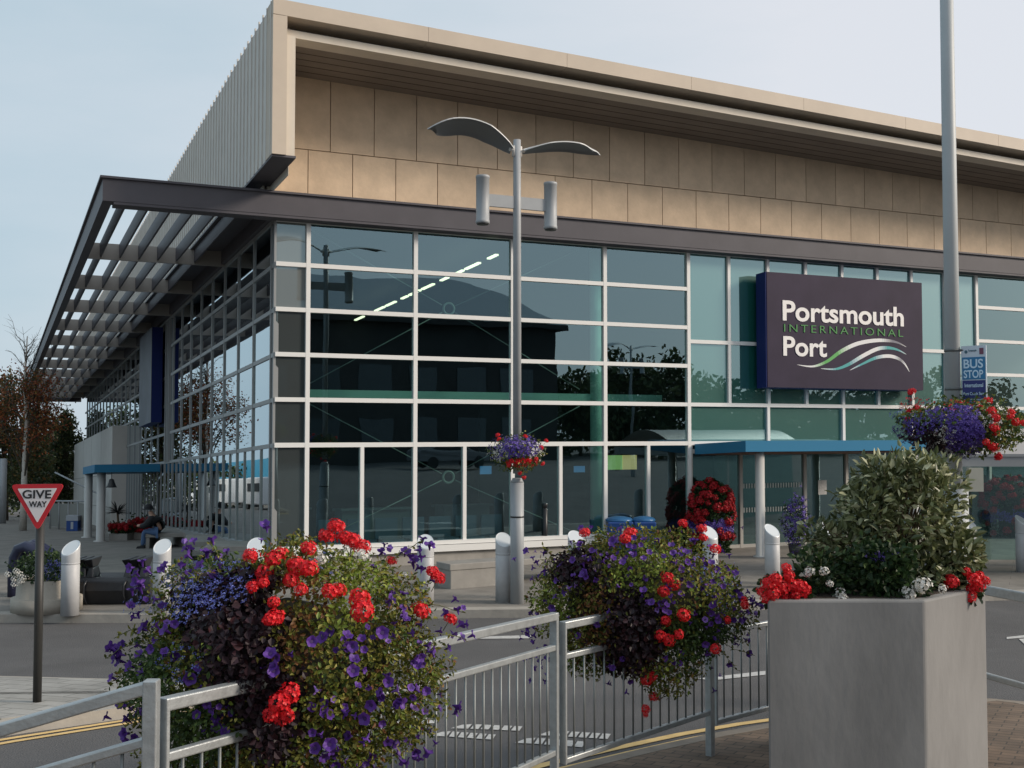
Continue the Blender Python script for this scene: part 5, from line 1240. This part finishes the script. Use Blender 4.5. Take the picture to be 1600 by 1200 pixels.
# shed and vans mirrored in the side glass
FS = thing('freight_shed', B(-14, 60, 0), 'long shed with a blue upper band, mirrored in the side glass', 'building')
m_ = MB(); m_.box(-15, -14, 26, 110, 2.1, 3.75, 0, B); m_.build('blue_band', mat('shed_blue', (.03, .22, .36), .5), FS)
m_ = MB(); m_.box(-15, -14.05, 26, 110, -.2, 2.08, 0, B); m_.build('lower_wall', mat('shed_grey', (.20, .20, .19), .7, var=.4, scale=.5), FS)
def van(v0, lab):
    root = thing('white_van', B(-12.5, v0, .1), lab, 'van', 'vans mirrored in the side glass')
    m_ = MB(); T = lambda x, y, z: B(-12.5+x, v0+y, z)
    m_.hexa([T(*q) for q in ((-.95, 0, .45), (.95, 0, .45), (.95, 5.4, .45), (-.95, 5.4, .45), (-.9, .1, 2.3), (.9, .1, 2.3), (.9, 4.3, 2.3), (-.9, 4.3, 2.3))]); m_.build('body', mat('van_white', (.75, .76, .77), .35), root, bevel=.08)
    m_ = MB(); m_.box(.955, .965, .5, 4.0, 1.35, 1.9, 0, T); m_.build('window', m_blk, root)
    for y in (1.0, 4.3):
        for x in (-.85, .75): m_ = MB(); m_.tube([T(x, y, .36), T(x+.15, y, .36)], .36, 16); m_.build('wheel', m_blk, root)
for k, v0 in enumerate((44, 54, 66, 80)): van(v0, 'white van number %d from the near end, mirrored in the side glass' % (k+1))

def car(u, v, rz, col, lab):
    b = BW(u, v, .735); root = thing('parked_car', b, lab, 'car', 'cars mirrored in the terminal glass'); rot = Matrix.Rotation(rz, 3, 'Z'); T = lambda x, y, z: b+rot @ Vector((x, y, 0))+Vector((0, 0, z))
    pr_ = [(-2.1, .35), (2.1, .35), (2.15, .62), (1.95, .82), (1.05, .92), (.45, 1.38), (-1.1, 1.42), (-1.9, .98), (-2.15, .85)]
    m_ = MB(); n = len(pr_); a = [T(x, -.86 if z < 1 else -.70, z) for x, z in pr_]; c = [T(x, .86 if z < 1 else .70, z) for x, z in pr_]
    m_.add(a+c, [tuple(range(n))[::-1], tuple(range(n, 2*n))]+[(i, (i+1) % n, n+(i+1) % n, n+i) for i in range(n)]); m_.build('body', mat('car_paint_'+col[0], col[1], .3), root, bevel=.05)
    for s_ in (-1, 1):
        m_ = MB(); m_.hexa([T(x, s_*.80, z) for x, z in ((-1.5, .95), (.85, .95), (.4, 1.3), (-1.0, 1.33))]+[T(x, s_*.84, z) for x, z in ((-1.5, .95), (.85, .95), (.4, 1.3), (-1.0, 1.33))]); m_.build('side_window', m_blk, root)
        for x in (-1.3, 1.35): m_ = MB(); m_.tube([T(x, s_*.72, .32), T(x, s_*.88, .32)], .32, 16); m_.build('wheel', m_blk, root)
for i, (u, v, rz, c_, lab) in enumerate(((-9, -40, .43, ('silver', (.5, .5, .52)), 'silver hatchback across the road, mirrored in the leftmost lower panes'), (-1, -38, .45, ('white', (.7, .7, .7)), 'white hatchback across the road, mirrored in the lower panes'), (7, -40, .4, ('blue', (.04, .1, .25)), 'dark blue hatchback across the road, mirrored behind the street lamp'), (19, -39, .43, ('grey', (.2, .2, .21)), 'grey hatchback across the road, mirrored left of the entrance'))): car(u, v, rz, c_, lab)
